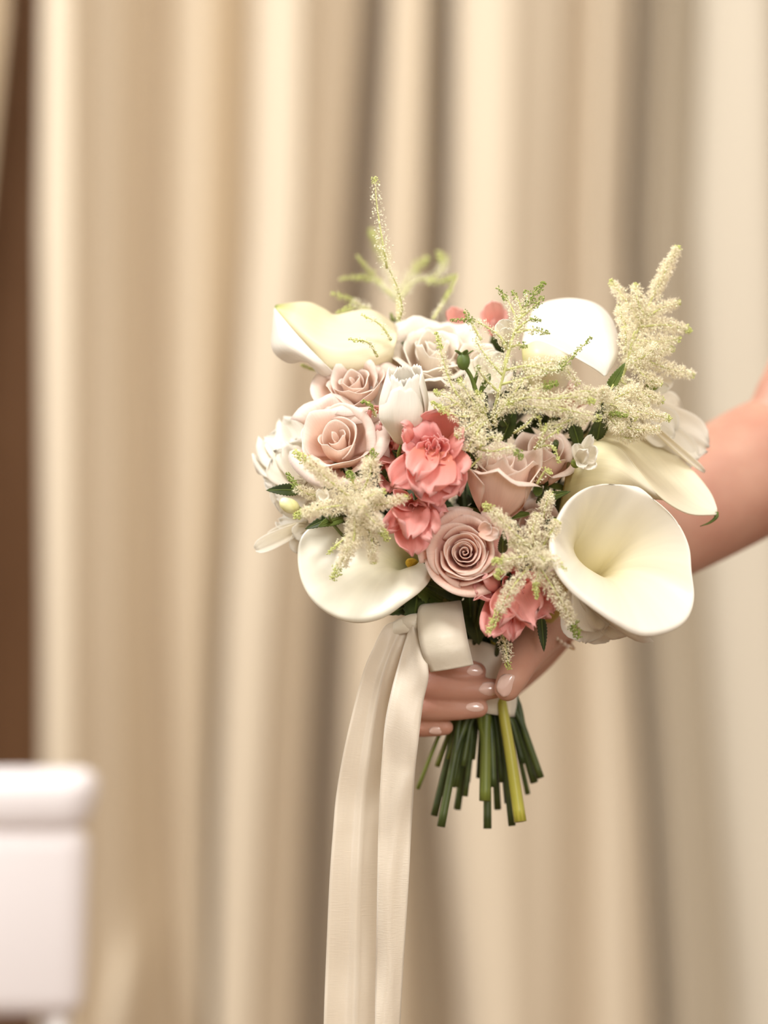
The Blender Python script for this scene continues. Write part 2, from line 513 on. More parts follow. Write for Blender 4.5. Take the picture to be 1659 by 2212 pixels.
def stem(parent, head, direction=None, end=None, mat=None):
    """stem of a cut flower from under its head through the hand to its cut end"""
    if end is None:
        end = _end[0] % len(ENDS)
        _end[0] += 1
    ex, ey, ed, er, em = ENDS[end]
    g = P(GRIP[0] + (ex - 1048) * 0.40, GRIP[1] + random.uniform(-6, 6), ed * 0.30)
    e = P(ex, ey, ed)
    head = Vector(head)
    mid = head.lerp(g, 0.5)
    mid.y = max(mid.y, 0.5 * (head.y + g.y) + 0.012, 0.022 if head.x < -.03 else -.01)
    pts = [head]
    if direction is not None:
        d = Vector(direction).normalized()
        pts.append(head - d * 0.02)
        mid = (head - d * 0.03).lerp(g, 0.5)
        if head.x < -.03: mid.y = max(mid.y, .022)
    pts += [mid, g, g.lerp(e, 0.5), e]
    r = er * PXM
    rad = [r * 0.7] * (len(pts) - 3) + [r * 0.8, r * 0.9, r]
    return tube('stem', pts, rad, M[mat or em], parent, 9, 26)


# ------------------------------------------------------------------ petals
def patch_data(rows, nu, nv, off=0):
    """smooth surface through a small net of 3-D points: rows[v][u]"""
    R = [catmull([tuple(p) for p in r], nu) for r in rows]
    cols = [catmull([R[k][i] for k in range(len(R))], nv) for i in range(nu)]
    V, UV = [], []
    for j in range(nv):
        for i in range(nu):
            V.append(Vector(cols[i][j]))
            UV.append((i / (nu - 1), j / (nv - 1)))
    return V, grid_faces(nu, nv, off), UV


def ruff(V, amp, sc, seed):
    o = Vector((seed * 3.1, seed * 1.7, seed * 0.9))
    return [v + Vector(noise.noise_vector(v * sc + o)) * amp for v in V]


def petal(parent, base, tip, width, n, cup=0.25, curl=0.2, wpos=0.6, ruffle=0.0, mat='white_petal', notch=0.0,
          name='petal', nu=11, nv=13, solid=0.0005, base_w=0.12, roll=0.0, freq=2.0, seed=None):
    """one petal from base to tip; n = side its cup opens to; curl bends the tip away from n"""
    base, tip, n = Vector(base), Vector(tip), Vector(n).normalized()
    ax = tip - base
    L = ax.length
    ax.normalize()
    n = (n - ax * n.dot(ax)).normalized()
    side = ax.cross(n)
    V, UV = [], []
    seed = random.random() * 50 if seed is None else seed
    for j in range(nv):
        v = j / (nv - 1)
        wv = (v ** wpos) * math.sqrt(max(0, 1 - (max(0, v - 0.45) / 0.56) ** 3.2))
        wv = base_w * (1 - v) + wv
        for i in range(nu):
            u = -1 + 2 * i / (nu - 1)
            hw = width * 0.5 * wv
            vv = v * (1 - notch * (1 - abs(u)) * v ** 6)
            a = u * roll
            q = base + ax * (L * vv) + side * (hw * (math.sin(a) / roll if roll else u))
            d = cup * width * (0.5 * u * u) * (0.4 + 0.6 * math.sin(math.pi * min(1, v))) + 0.35 * cup * width * (1 - math.sin(math.pi * v * 0.9))
            if roll: d += hw * (1 - math.cos(a)) / roll
            d -= curl * L * max(0, v - 0.45) ** 2 * 1.6
            if ruffle:
                d += ruffle * L * v * v * noise.noise(Vector((u * freq + seed, v * 1.4, seed)))
                q += ax * (ruffle * 0.35 * L * v ** 3 * noise.noise(Vector((u * freq * 2.2 + seed * 2, 3.3, seed))))
            V.append(q + n * d)
            UV.append((i / (nu - 1), v))
    return mesh(name, V, grid_faces(nu, nv), M[mat], parent, UV, solid=solid)


def rose_head(parent, centre, axis, R, H, N, mat, open_=0.5, curl=0.25, inner=0.07, tight=2.3, seed=0, outer_drop=0.25,
              inner_drop=0.05, ragged=0.0, name='petal', jit=0.06, rexp=1.0, hw0=0.95):
    """spiral of cupped petals around an axis; centre is the middle of the open top"""
    rnd = random.Random(seed)
    a = Vector(axis).normalized()
    X, Y = perp(a)
    base = Vector(centre) - a * H
    ga = math.radians(137.5)
    for k in range(N):
        t = k / (N - 1)
        r = R * (inner + (1 - inner) * t ** rexp)
        hw = tight * (1 - t) ** 2.2 + hw0 * rnd.uniform(.85, 1.12)
        h = H * (1 - inner_drop * (1 - t) ** 2 - outer_drop * t ** 3)
        phi = k * ga + rnd.uniform(-.35, .35)
        r *= 1 + rnd.uniform(-.5, .5) * (1 - inner) / N
        h *= 1 + rnd.uniform(-.05, .05) * t
        cu = curl * R * (0.10 + t ** 2.0) * rnd.uniform(.7, 1.3)
        fl = open_ * R * 0.35 * t * rnd.uniform(.8, 1.2)
        tip = rnd.uniform(0.02, 0.16)
        lean = rnd.uniform(-.10, .22) * t
        sd = rnd.uniform(0, 90)
        nu, nv = (21, 15) if t < .4 else (17, 15)
        V, UV = [], []
        for j in range(nv):
            v = j / (nv - 1)
            for i in range(nu):
                u = -1 + 2 * i / (nu - 1)
                edge = (1 - 0.20 * abs(u) ** 2.6) + tip * max(0, 1 - abs(u) * 3)
                hh = h * v * edge
                rad = r * (0.18 + 0.82 * math.sin(min(1.0, v * 1.25) * math.pi / 2) ** 0.85)
                rad *= 1 - 0.10 * max(0, v - .5) * 2 * (1 - t)
                rad += fl * v ** 3
                c = max(0.0, (v - 0.78) / 0.22)
                bias = 1 + 0.5 * math.sin(u * 2 + sd)
                rad += cu * c ** 1.4 * 0.9 * bias
                hh -= cu * c ** 2.4 * 0.75 * bias
                rad += 0.07 * R * u * (0.3 + t) * v
                rad += jit * R * noise.noise(Vector((u * 1.9, v * 1.8, sd))) * (0.4 + t) * v
                rad += lean * R * v * v * (1 - .5 * u * u)
                hh += ragged * H * v ** 3 * noise.noise(Vector((u * 5, sd, 1)))
                w = 0.45 + 0.55 * math.sin(min(1, v * 1.1) * math.pi / 2)
                ang = phi + u * hw * w
                V.append(base + a * hh + (X * math.cos(ang) + Y * math.sin(ang)) * rad)
                UV.append((i / (nu - 1), v))
        mesh(name, V, grid_faces(nu, nv), M[mat], parent, UV, solid=0.0003)
    return base


def sepals(parent, base, axis, R, n=5, mat='leaf_mid'):
    a = Vector(axis).normalized()
    X, Y = perp(a)
    for k in range(n):
        th = 2 * math.pi * k / n
        d = X * math.cos(th) + Y * math.sin(th)
        petal(parent, base - a * .002, base + d * R * 0.95 + a * R * 0.25, R * 0.4, a, 0.3, 0.2, 0.5, mat=mat, name='sepal', nu=5, nv=7)


ROSES = 'roses in the bouquet'


def rose(px, py, y, axis, Rpx, Hpx, N, mat, label, **kw):
    c = P(px, py, y)
    a = Vector(axis).normalized()
    base = c - a * Hpx * PXM
    t = thing('rose', base, label, 'rose', ROSES)
    rose_head(t, c, a, Rpx * PXM, Hpx * PXM, N, mat, **kw)
    sepals(t, base, a, Rpx * PXM)
    stem(t, base, a)
    return t


rose(760, 812, -0.044, (-0.18, -0.74, 0.62), 68, 100, 15, 'rose_blush', 'pale pink rose just above another rose, left of the white tulip', open_=0.4, curl=0.34, seed=3, rexp=.75, tight=1.3, jit=.1)
rose(940, 742, -0.022, (0.06, -0.66, 0.75), 112, 122, 18, 'rose_white', 'largest whitish pink rose at the top centre of the bouquet', open_=0.4, curl=0.36, seed=5, tight=1.1, inner=0.16, jit=.17, ragged=.07, rexp=.85, inner_drop=-.03, outer_drop=.38)
rose(724, 934, -0.066, (-0.10, -0.86, 0.46), 88, 120, 13, 'rose_blush', 'pale pink rose at left above the fluffy astilbe star', open_=0.42, curl=0.30, seed=31, tight=1.3, rexp=.75, jit=.1)
rose(1090, 985, -0.084, (0.10, -0.42, 0.90), 76, 150, 12, 'rose_peach', 'tall half-open blush rosebud right of the bright coral flower', open_=0.12, curl=0.34, seed=21, tight=1.2, outer_drop=-0.04, inner=.12, hw0=1.15)
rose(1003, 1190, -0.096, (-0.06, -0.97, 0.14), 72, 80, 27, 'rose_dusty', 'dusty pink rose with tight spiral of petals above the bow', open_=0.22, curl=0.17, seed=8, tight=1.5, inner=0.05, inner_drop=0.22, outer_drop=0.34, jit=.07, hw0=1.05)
rose(1185, 955, -0.058, (0.12, -0.66, 0.70), 60, 115, 11, 'rose_peach', 'peach rose behind thin beaded astilbe, right of the blush rosebud', open_=0.2, curl=0.26, seed=13, tight=1.2)
rose(1212, 822, -0.036, (0.1, -0.6, 0.7), 54, 90, 10, 'rose_peach', 'small peach rose under the upper right calla lily', open_=0.25, curl=0.25, seed=15, tight=1.2)
rose(1040, 770, -0.028, (0.15, -0.7, 0.6), 58, 80, 10, 'rose_white', 'small white rose half hidden behind green-tipped astilbe', open_=0.35, curl=0.3, seed=19, tight=1.2)
rose(1165, 1130, -0.055, (0.2, -0.85, 0.3), 58, 80, 11, 'rose_peach', 'blush rose nearly covered by astilbe left of the big calla', open_=0.3, curl=0.25, seed=23, tight=1.2)

# ------------------------------------------------------------------ coral flowers
CORALS = 'coral flowers in the bouquet'


def coral(px, py, y, axis, R, H, label, plist, N=9, seed=1, mat='coral_deep', inner_scale=0.50, outer_mat='coral'):
    c = P(px, py, y)
    a = Vector(axis).normalized()
    base = c - a * H * PXM
    t = thing('coral_flower', base, label, 'flower', CORALS)
    rose_head(t, c, a, R * inner_scale * PXM, H * PXM, N, mat, open_=0.25, curl=0.30, seed=seed, tight=0.5, ragged=0.22, inner=0.2, jit=.38, hw0=.85)
    for (bx, by, bd, tx, ty, td, w, cu, crl, rf) in plist:
        petal(t, P(bx, by, bd), P(tx, ty, td - .006), w * PXM, (0, -1, 0.25), cu, crl, 0.45, rf, outer_mat, name='petal', base_w=0.35, nu=15, nv=13)
    stem(t, base, a)
    return t


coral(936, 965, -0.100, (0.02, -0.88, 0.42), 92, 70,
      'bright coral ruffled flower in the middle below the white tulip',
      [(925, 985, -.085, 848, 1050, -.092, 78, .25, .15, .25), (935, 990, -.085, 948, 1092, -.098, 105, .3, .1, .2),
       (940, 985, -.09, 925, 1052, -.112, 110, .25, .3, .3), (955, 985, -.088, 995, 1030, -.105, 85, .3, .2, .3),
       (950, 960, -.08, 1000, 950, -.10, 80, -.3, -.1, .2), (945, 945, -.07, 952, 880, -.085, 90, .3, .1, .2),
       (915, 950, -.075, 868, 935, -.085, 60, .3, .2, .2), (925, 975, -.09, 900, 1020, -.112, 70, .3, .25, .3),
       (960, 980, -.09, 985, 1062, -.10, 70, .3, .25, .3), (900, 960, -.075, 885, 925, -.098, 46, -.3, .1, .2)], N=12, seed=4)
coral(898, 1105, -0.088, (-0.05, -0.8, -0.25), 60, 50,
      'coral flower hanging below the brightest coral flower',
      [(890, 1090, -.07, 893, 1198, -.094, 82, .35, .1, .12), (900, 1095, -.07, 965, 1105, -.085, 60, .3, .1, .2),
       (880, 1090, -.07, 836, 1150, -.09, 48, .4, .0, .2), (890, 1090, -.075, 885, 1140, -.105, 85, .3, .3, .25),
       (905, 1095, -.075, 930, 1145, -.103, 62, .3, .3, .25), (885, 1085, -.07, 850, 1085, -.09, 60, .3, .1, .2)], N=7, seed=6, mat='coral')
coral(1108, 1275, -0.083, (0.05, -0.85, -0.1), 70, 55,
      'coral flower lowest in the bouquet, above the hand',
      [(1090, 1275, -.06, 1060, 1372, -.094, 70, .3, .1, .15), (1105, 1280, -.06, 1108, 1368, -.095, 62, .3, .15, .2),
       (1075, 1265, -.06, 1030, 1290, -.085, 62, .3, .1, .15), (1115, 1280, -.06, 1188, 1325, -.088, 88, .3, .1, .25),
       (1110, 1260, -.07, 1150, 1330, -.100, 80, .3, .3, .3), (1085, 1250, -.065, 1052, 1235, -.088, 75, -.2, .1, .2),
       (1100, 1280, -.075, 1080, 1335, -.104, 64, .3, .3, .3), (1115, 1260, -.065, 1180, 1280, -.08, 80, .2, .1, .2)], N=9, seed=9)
coral(838, 965, -0.052, (-0.05, -0.95, 0.2), 60, 50,
      'darker coral flower tucked between the left rose and white tulip',
      [(850, 960, -.04, 800, 880, -.05, 60, .3, .1, .2), (850, 970, -.04, 870, 1035, -.068, 62, .3, .2, .2),
       (850, 970, -.04, 815, 1000, -.06, 66, .3, .2, .2), (855, 960, -.04, 900, 940, -.066, 72, .3, .2, .2),
       (845, 950, -.04, 822, 915, -.052, 50, .3, .2, .2), (850, 1000, -.04, 840, 1060, -.055, 56, .3, .1, .2)], N=6, seed=16, mat='coral')
coral(1068, 690, 0.012, (0.05, -0.4, 0.9), 30, 40,
      'pink flower tip peeking out over the top beside green astilbe',
      [(1068, 700, .02, 1064, 648, .015, 46, .3, .0, .1), (1070, 700, .02, 1092, 668, .02, 36, .3, .1, .1),
       (1060, 700, .02, 1045, 668, .025, 32, .3, .1, .1)], N=4, seed=17, mat='pink', outer_mat='pink')
coral(985, 690, 0.022, (0.0, -0.4, 0.9), 26, 30,
      'pink flower edge showing behind the largest white rose',
      [(985, 700, .03, 975, 662, .03, 36, .3, .0, .1), (990, 700, .03, 1000, 668, .03, 30, .3, .1, .1)], N=4, seed=18, mat='pink', outer_mat='pink')

# ------------------------------------------------------------------ tulip
def tulip():
    base = P(868, 955, -0.070)
    t = thing('tulip', base, 'white tulip bud with jagged petal tips above the coral flowers', 'tulip')
    c = P(874, 798, -0.086)
    a = (c - base).normalized()
    X = Vector((1, 0, 0)); X = (X - a * X.dot(a)).normalized()
    Y = a.cross(X)
    H = (c - base).length
    for k, (ang, r, h) in enumerate([(90, .74, 1.0), (215, .80, .93), (325, .82, .96), (160, .93, .97), (30, .95, 1.03), (262, 1.0, .82), (80, .45, .84), (200, .45, .80), (320, .45, .82)]):
        R = 61 * PXM * r
        V, UV = [], []
        nu, nv = 21, 19
        for j in range(nv):
            v = j / (nv - 1)
            for i in range(nu):
                u = -1 + 2 * i / (nu - 1)
                jag = 0.06 * noise.noise(Vector((u * 7, k * 7.7, 0))) * v ** 6
                hh = H * h * v * (1 - 0.16 * abs(u) ** 2.2 * v ** 2 + jag)
                rad = R * (0.25 + 0.75 * math.sin(min(1, v * 1.35) * math.pi / 2)) * (1 - 0.40 * max(0, v - 0.45) / 0.55)
                rad += 0.03 * R * noise.noise(Vector((u * 2.4, v * 1.5, k * 3)))
                an = math.radians(ang) + u * 1.12 * (0.5 + 0.5 * math.sin(min(1, v * 1.2) * math.pi / 2))
                V.append(base + a * hh + (X * math.cos(an) + Y * math.sin(an)) * rad)
                UV.append((i / (nu - 1), v))
        mesh('petal', V, grid_faces(nu, nv), M['tulip'], t, UV, solid=0.0007)
    stem(t, base, a)


tulip()

# ------------------------------------------------------------------ calla lilies
CALLAS = 'calla lilies in the bouquet'


def calla_trumpet(t, rim, throat, base, rt, rb, mat, bulge=0.55, curl=0.0022, N=72, bc=0.0):
    rim = [Vector(p) for p in catmull([tuple(p) for p in rim], N, True)]
    throat, base = Vector(throat), Vector(base)
    ax = (throat - base).normalized()
    V, UV = [], []
    rows = 0
    dirs = []
    for p in rim:
        d = p - throat
        d = d - ax * d.dot(ax)
        dirs.append(d.normalized())
    for s in range(6):                                   # tube
        f = s / 6.0
        c = base.lerp(throat, f)
        r = rb + (rt - rb) * f ** 1.6
        for i in range(N):
            V.append(c + dirs[i] * r); UV.append((i / N, 0.28 * f))
        rows += 1
    S = 22
    for s in range(S + 1):                               # trumpet
        f = s / S
        for i in range(N):
            p0 = throat + dirs[i] * rt
            L = (rim[i] - p0).length
            p1 = p0 + ax * (L * bulge + bc)
            p2 = rim[i]
            q = p0 * (1 - f) ** 2 + p1 * 2 * f * (1 - f) + p2 * f * f
            V.append(q); UV.append((i / N, 0.28 + 0.7 * f))
        rows += 1
    for s in range(1, 5):                                # rolled-back edge
        a = s / 4.0 * 1.9
        for i in range(N):
            p0 = throat + dirs[i] * rt
            d = (rim[i] - (p0 + ax * ((rim[i] - p0).length * bulge + bc))).normalized()
            back = (-ax - d * (-ax).dot(d)).normalized()
            V.append(rim[i] + d * curl * math.sin(a) + back * curl * (1 - math.cos(a))); UV.append((i / N, 1.0))
        rows += 1
    return mesh('spathe', V, grid_faces(N, rows, 0, True), M[mat], t, [(u, min(v, 1)) for u, v in UV], solid=0.0010, sub=1)


def rimpts(l):
    return [P(*q) for q in l]


# lower right, wide open
b = P(1165, 1345, -0.006)
t = thing('calla_lily', b, 'largest ivory calla lily, wide open at lower right', 'calla lily', CALLAS)
calla_trumpet(t, rimpts([(1214, 1118, -.100), (1243, 1078, -.092), (1290, 1055, -.085), (1350, 1057, -.082), (1405, 1082, -.082),
                         (1450, 1122, -.083), (1478, 1172, -.085), (1486, 1225, -.088), (1494, 1285, -.093), (1478, 1330, -.102),
                         (1435, 1354, -.110), (1385, 1358, -.116), (1335, 1334, -.120), (1285, 1300, -.120), (1238, 1262, -.118),
                         (1206, 1215, -.114), (1198, 1165, -.107)]),
              P(1217, 1272, -.024), b, .0120, .0060, 'calla', bulge=0.22, curl=.0026, bc=.034)
stem(t, b, (P(1255, 1212, -.068) - b), end=0)

# lower left, seen from the side, glossy
b = P(975, 1330, -0.010)
t = thing('calla_lily', b, 'greenish ivory calla lily at lower left under the fluffy astilbe star', 'calla lily', CALLAS)
calla_trumpet(t, rimpts([(908, 1165, -.052), (865, 1140, -.050), (800, 1122, -.046), (740, 1122, -.042), (690, 1132, -.040),
                         (658, 1158, -.040), (650, 1200, -.044), (658, 1250, -.052), (684, 1292, -.062), (728, 1322, -.072),
                         (776, 1332, -.080), (826, 1320, -.086), (868, 1290, -.088), (900, 1266, -.084), (920, 1240, -.074),
                         (922, 1200, -.060)]),
              P(893, 1222, -.040), b, .0095, .0055, 'calla_green', bulge=0.38, curl=.0024, bc=.004)
sp = tube('spadix', [b.lerp(P(893, 1222, -.04), .6), P(897, 1222, -.042), P(886, 1216, -.052), P(880, 1213, -.056)], [.0030, .0032, .0030, .0012], M['spadix'], t, 12, 14)
stem(t, b, (P(893, 1222, -.04) - b), end=1)


def net(rows):
    return [[P(*q) for q in r] for r in rows]


def calla_net(label, nets, mat, base, axis, name='calla_lily', extra=None, solid=.0009, cuts=(26, 22), voff=0.0):
    t = thing(name, base, label, 'calla lily', CALLAS)
    V, F, UV, MI = [], [], [], []
    mat = [mat] if isinstance(mat, str) else mat
    for k, rows in enumerate(nets):
        v, f, uv = patch_data(net(rows), cuts[0], cuts[1], len(V))
        V += v; F += f; UV += [(q[1], q[0]) for q in uv]; MI += [k % len(mat)] * len(f)
    mesh('spathe', V, F, None, t, UV, solid=solid, sub=1, mats=[M[q] for q in mat], midx=MI)
    stem(t, base, axis)
    return t


# upper left, tip pointing away to the left
calla_net('pale calla lily at upper left, green tip pointing left', [[
    [(595, 660, .002), (628, 655, .010), (668, 653, .012), (702, 668, .012), (724, 681, .012), (760, 673, .012), (805, 670, .014), (852, 700, .016)],
    [(594, 663, -.002), (625, 667, -.008), (662, 680, -.010), (700, 698, -.010), (735, 706, -.012), (780, 704, -.012), (820, 706, -.012), (856, 715, -.008)],
    [(594, 666, -.003), (618, 680, -.012), (650, 705, -.020), (690, 735, -.026), (730, 745, -.030), (775, 742, -.032), (820, 735, -.030), (858, 730, -.026)],
    [(593, 670, -.003), (612, 690, -.012), (640, 722, -.020), (676, 758, -.026), (710, 790, -.032), (755, 795, -.034), (800, 785, -.034), (850, 760, -.030)],
    [(593, 674, .000), (612, 694, .000), (638, 728, -.004), (674, 766, -.012), (705, 800, -.018), (745, 815, -.020), (790, 812, -.020), (845, 790, -.020)]],
   [[(594, 665, -.004), (609, 684, -.022), (634, 714, -.034), (668, 752, -.040), (700, 784, -.040), (722, 806, -.034)],
    [(593, 668, -.005), (600, 700, -.026), (616, 736, -.038), (650, 764, -.043), (684, 790, -.040), (708, 812, -.030)],
    [(592, 672, -.004), (592, 712, -.020), (598, 752, -.030), (632, 776, -.034), (668, 784, -.032), (696, 812, -.024)],
    [(592, 674, -.002), (588, 716, -.010), (590, 758, -.018), (624, 784, -.022), (658, 779, -.024), (688, 806, -.018)]]],
    ['calla_tip', 'calla_white'], P(862, 745, 0.0), (P(700, 720) - P(862, 760)))
# upper right, petal flopping forward with tip down
calla_net('white calla lily at upper right, petal folding down to a point', [
    [[(1128, 752, -.030), (1160, 737, -.044), (1198, 750, -.054), (1230, 765, -.060), (1262, 783, -.062), (1288, 799, -.060), (1305, 813, -.056)],
     [(1130, 730, -.012), (1170, 712, -.016), (1215, 720, -.022), (1255, 740, -.034), (1284, 762, -.044), (1304, 786, -.052), (1307, 812, -.056)],
     [(1138, 700, .002), (1178, 682, .000), (1225, 686, -.008), (1270, 706, -.020), (1302, 736, -.032), (1319, 772, -.044), (1308, 812, -.055)],
     [(1146, 684, .006), (1186, 660, .006), (1232, 658, .002), (1284, 674, -.008), (1318, 712, -.020), (1329, 762, -.036), (1309, 811, -.054)],
     [(1148, 672, .010), (1182, 652, .012), (1240, 645, .010), (1296, 661, .002), (1328, 702, -.010), (1335, 762, -.030), (1310, 810, -.053)]],
    [[(1128, 752, -.030), (1160, 737, -.044), (1198, 750, -.054), (1230, 765, -.060)],
     [(1130, 775, -.036), (1160, 765, -.052), (1200, 775, -.058), (1236, 785, -.056)],
     [(1135, 810, -.034), (1165, 805, -.050), (1200, 810, -.052), (1232, 812, -.046)],
     [(1145, 860, -.020), (1165, 860, -.034), (1190, 862, -.034), (1212, 862, -.026)]]],
    ['calla_white', 'calla_cream'], P(1180, 880, -0.01), (0.05, -0.2, 0.9))
# right, side view behind the large one
tc = calla_net('cream calla lily above the largest one, slim green tip at right', [
    [[(1226, 1000, -.040), (1262, 962, -.052), (1300, 955, -.060), (1340, 968, -.064), (1372, 1010, -.066), (1405, 1052, -.066), (1440, 1085, -.062), (1490, 1111, -.052), (1547, 1112, -.036)],
     [(1228, 990, -.020), (1262, 955, -.022), (1305, 945, -.026), (1350, 955, -.028), (1394, 990, -.030), (1430, 1030, -.034), (1466, 1068, -.036), (1505, 1095, -.036), (1548, 1108, -.034)],
     [(1230, 975, -.006), (1264, 940, -.004), (1310, 930, -.004), (1362, 936, -.006), (1414, 966, -.010), (1452, 1005, -.016), (1488, 1045, -.022), (1524, 1080, -.028), (1549, 1104, -.032)],
     [(1230, 965, .000), (1262, 934, .004), (1312, 924, .006), (1372, 928, .004), (1424, 948, .000), (1462, 986, -.008), (1502, 1022, -.016), (1536, 1066, -.024), (1549, 1100, -.031)]],
    [[(1226, 1000, -.040), (1262, 962, -.052), (1300, 955, -.060), (1340, 968, -.064), (1372, 1010, -.066), (1405, 1052, -.066), (1434, 1080, -.062)],
     [(1222, 1030, -.050), (1256, 1010, -.066), (1296, 1004, -.072), (1334, 1012, -.074), (1368, 1035, -.070), (1398, 1060, -.066), (1420, 1078, -.058)],
     [(1216, 1065, -.050), (1250, 1055, -.066), (1290, 1052, -.072), (1326, 1056, -.070), (1358, 1064, -.062), (1385, 1074, -.054), (1400, 1080, -.046)],
     [(1205, 1120, -.040), (1240, 1110, -.056), (1276, 1106, -.058), (1310, 1105, -.054), (1336, 1105, -.046), (1356, 1100, -.038), (1370, 1095, -.030)]]],
    ['calla_cream', 'calla_cream'], P(1240, 1180, -0.01), (0.3, -0.2, 0.8))
tube('tip_tendril', [P(1546, 1108, -.033), P(1547, 1117, -.034), P(1533, 1129, -.034), P(1512, 1137, -.034)], [.0020, .0013, .0008, .0002], M['leaf_mid'], tc, 8, 12)

# ------------------------------------------------------------------ white flowers
WHITES = 'small white flowers in the bouquet'
FWD = (0, -1, 0.2)


def white_flower(px, py, y, label, plist, calyx=None, mat='white_petal', do_stem=True, group=WHITES, name='white_flower'):
    base = P(px, py, y)
    t = thing(name, base, label, 'flower', group)
    for q in plist:
        (tx, ty, td, w, cu, crl, rf) = q[:7]
        kw = q[7] if len(q) > 7 else {}
        bb = P(*kw.pop('b')) if 'b' in kw else base
        petal(t, bb, P(tx, ty, td), w * PXM * (1.25 if w > 55 else 1.0), kw.pop('n', FWD), cu, crl, 0.5, rf, mat, nu=15, nv=15, base_w=kw.pop('bw', .3), solid=.0004, **kw)
    if calyx:
        cx, cy, cd, cr = calyx
        c = P(cx, cy, cd)
        ball(t, 'calyx', c, (cr * PXM,) * 3, 'bud_dark')
    stem(t, base, (0, -1, .3)) if do_stem else None
    return t


def ball(parent, name, c, s, mat, rot=None, n=14):
    V, UV = [], []
    m = n // 2 + 1
    for j in range(m):
        ph = math.pi * j / (m - 1)
        for i in range(n):
            th = 2 * math.pi * i / n
            v = Vector((s[0] * math.sin(ph) * math.cos(th), s[1] * math.sin(ph) * math.sin(th), s[2] * math.cos(ph)))
            if rot is not None: v = rot @ v
            V.append(Vector(c) + v); UV.append((i / n, 1 - j / (m - 1)))
    return mesh(name, V, grid_faces(n, m, 0, True), M[mat], parent, UV)


white_flower(665, 1040, -0.030, 'ruffled white flower at the far left edge behind the pink rose', [
    (606, 912, .004, 96, .25, .1, .25), (640, 905, .014, 80, .2, .1, .2), (558, 985, -.002, 66, .3, .25, .4), (575, 950, -.004, 80, .3, .2, .35),
    (590, 985, -.028, 86, .3, .25, .4), (620, 960, -.030, 70, .3, .3, .4), (566, 1030, -.016, 58, -.3, .1, .2), (598, 1075, -.030, 90, .2, .1, .15),
    (610, 1110, -.028, 90, .2, .1, .1), (645, 950, -.02, 60, .3, .2, .3)])
white_flower(668, 1135, -0.030, 'white pointed petals jutting out at the lower left edge', [
    (556, 1188, -.020, 46, .5, -.05, .05, {'roll': 1.0}), (600, 1125, -.014, 44, .3, .1, .15), (580, 1165, -.012, 40, .4, .1, .1),
    (640, 1165, -.036, 50, .3, .2, .2), (655, 1200, -.03, 60, .3, .1, .1)])
white_flower(1372, 890, -0.012, 'white flower at right pointing over the bare forearm', [
    (1530, 966, .004, 92, .2, .15, .15), (1518, 1020, -.010, 34, .5, -.05, .0, {'roll': 2.2, 'bw': .5, 'b': (1400, 918, -.02)}), (1470, 900, .010, 90, .3, .1, .2),
    (1455, 940, -.010, 80, .3, .1, .2), (1420, 860, .0, 70, .3, .2, .3), (1500, 1000, .0, 70, .2, .1, .1)])
white_flower(1262, 1262, -0.045, 'drooping white petals below the largest calla lily', [
    (1262, 1388, -.050, 90, .25, .05, .1), (1322, 1382, -.040, 100, .2, .05, .1), (1370, 1366, -.050, 90, .2, .1, .2),
    (1410, 1368, -.062, 70, .3, .2, .4), (1385, 1350, -.05, 80, .3, .2, .3), (1295, 1362, -.056, 80, .2, .1, .1)])
white_flower(1252, 995, -0.078, 'tiny white flower beside the cream calla lily', [
    (1300, 982, -.092, 44, .5, -.2, .1, {'b': (1262, 990, -.08)}), (1276, 945, -.090, 26, .4, .3, .2), (1290, 1010, -.094, 26, .4, .0, .1, {'b': (1255, 1002, -.08)}),
    (1246, 958, -.088, 30, .4, .2, .2), (1268, 972, -.096, 30, .5, .1, .1), (1262, 1012, -.090, 26, .4, .1, .1)], calyx=(1243, 1001, -.074, 10))
white_flower(1088, 745, -0.064, 'white bud standing among green-tipped astilbe at the top', [
    (1092, 688, -.068, 40, .5, -.1, .1), (1076, 698, -.070, 26, .4, .1, .1), (1110, 694, -.066, 26, .4, .1, .1), (1098, 702, -.078, 30, .5, -.1, .1)], calyx=(1092, 742, -.066, 9))
white_flower(1052, 815, -0.055, 'white petals behind the astilbe above the centre', [
    (1085, 765, -.060, 60, .3, .2, .3), (1040, 765, -.058, 50, .3, .2, .3), (1000, 820, -.06, 70, .3, .1, .2), (1070, 850, -.068, 50, .3, .2, .3)])
white_flower(706, 1098, -0.085, 'tiny white petals in the middle of the left astilbe star', [
    (686, 1058, -.098, 22, .5, .1, .1), (700, 1085, -.104, 24, .5, .1, .1, {'b': (700, 1062, -.09)}), (722, 1060, -.094, 30, .4, .1, .1)])
white_flower(1390, 842, -0.022, 'white bud at the right edge beneath the cream astilbe', [
    (1452, 826, -.020, 34, .5, -.1, .1), (1446, 838, -.026, 30, .5, .0, .1), (1438, 815, -.016, 24, .4, .1, .1)], calyx=(1410, 829, -.030, 15))
white_flower(1040, 1150, -0.09, 'thin blush petals between the spiral rose and rosebud', [
    (1078, 1160, -.100, 36, .4, .1, .2), (1062, 1135, -.096, 34, .4, .1, .2)], mat='rose_blush')

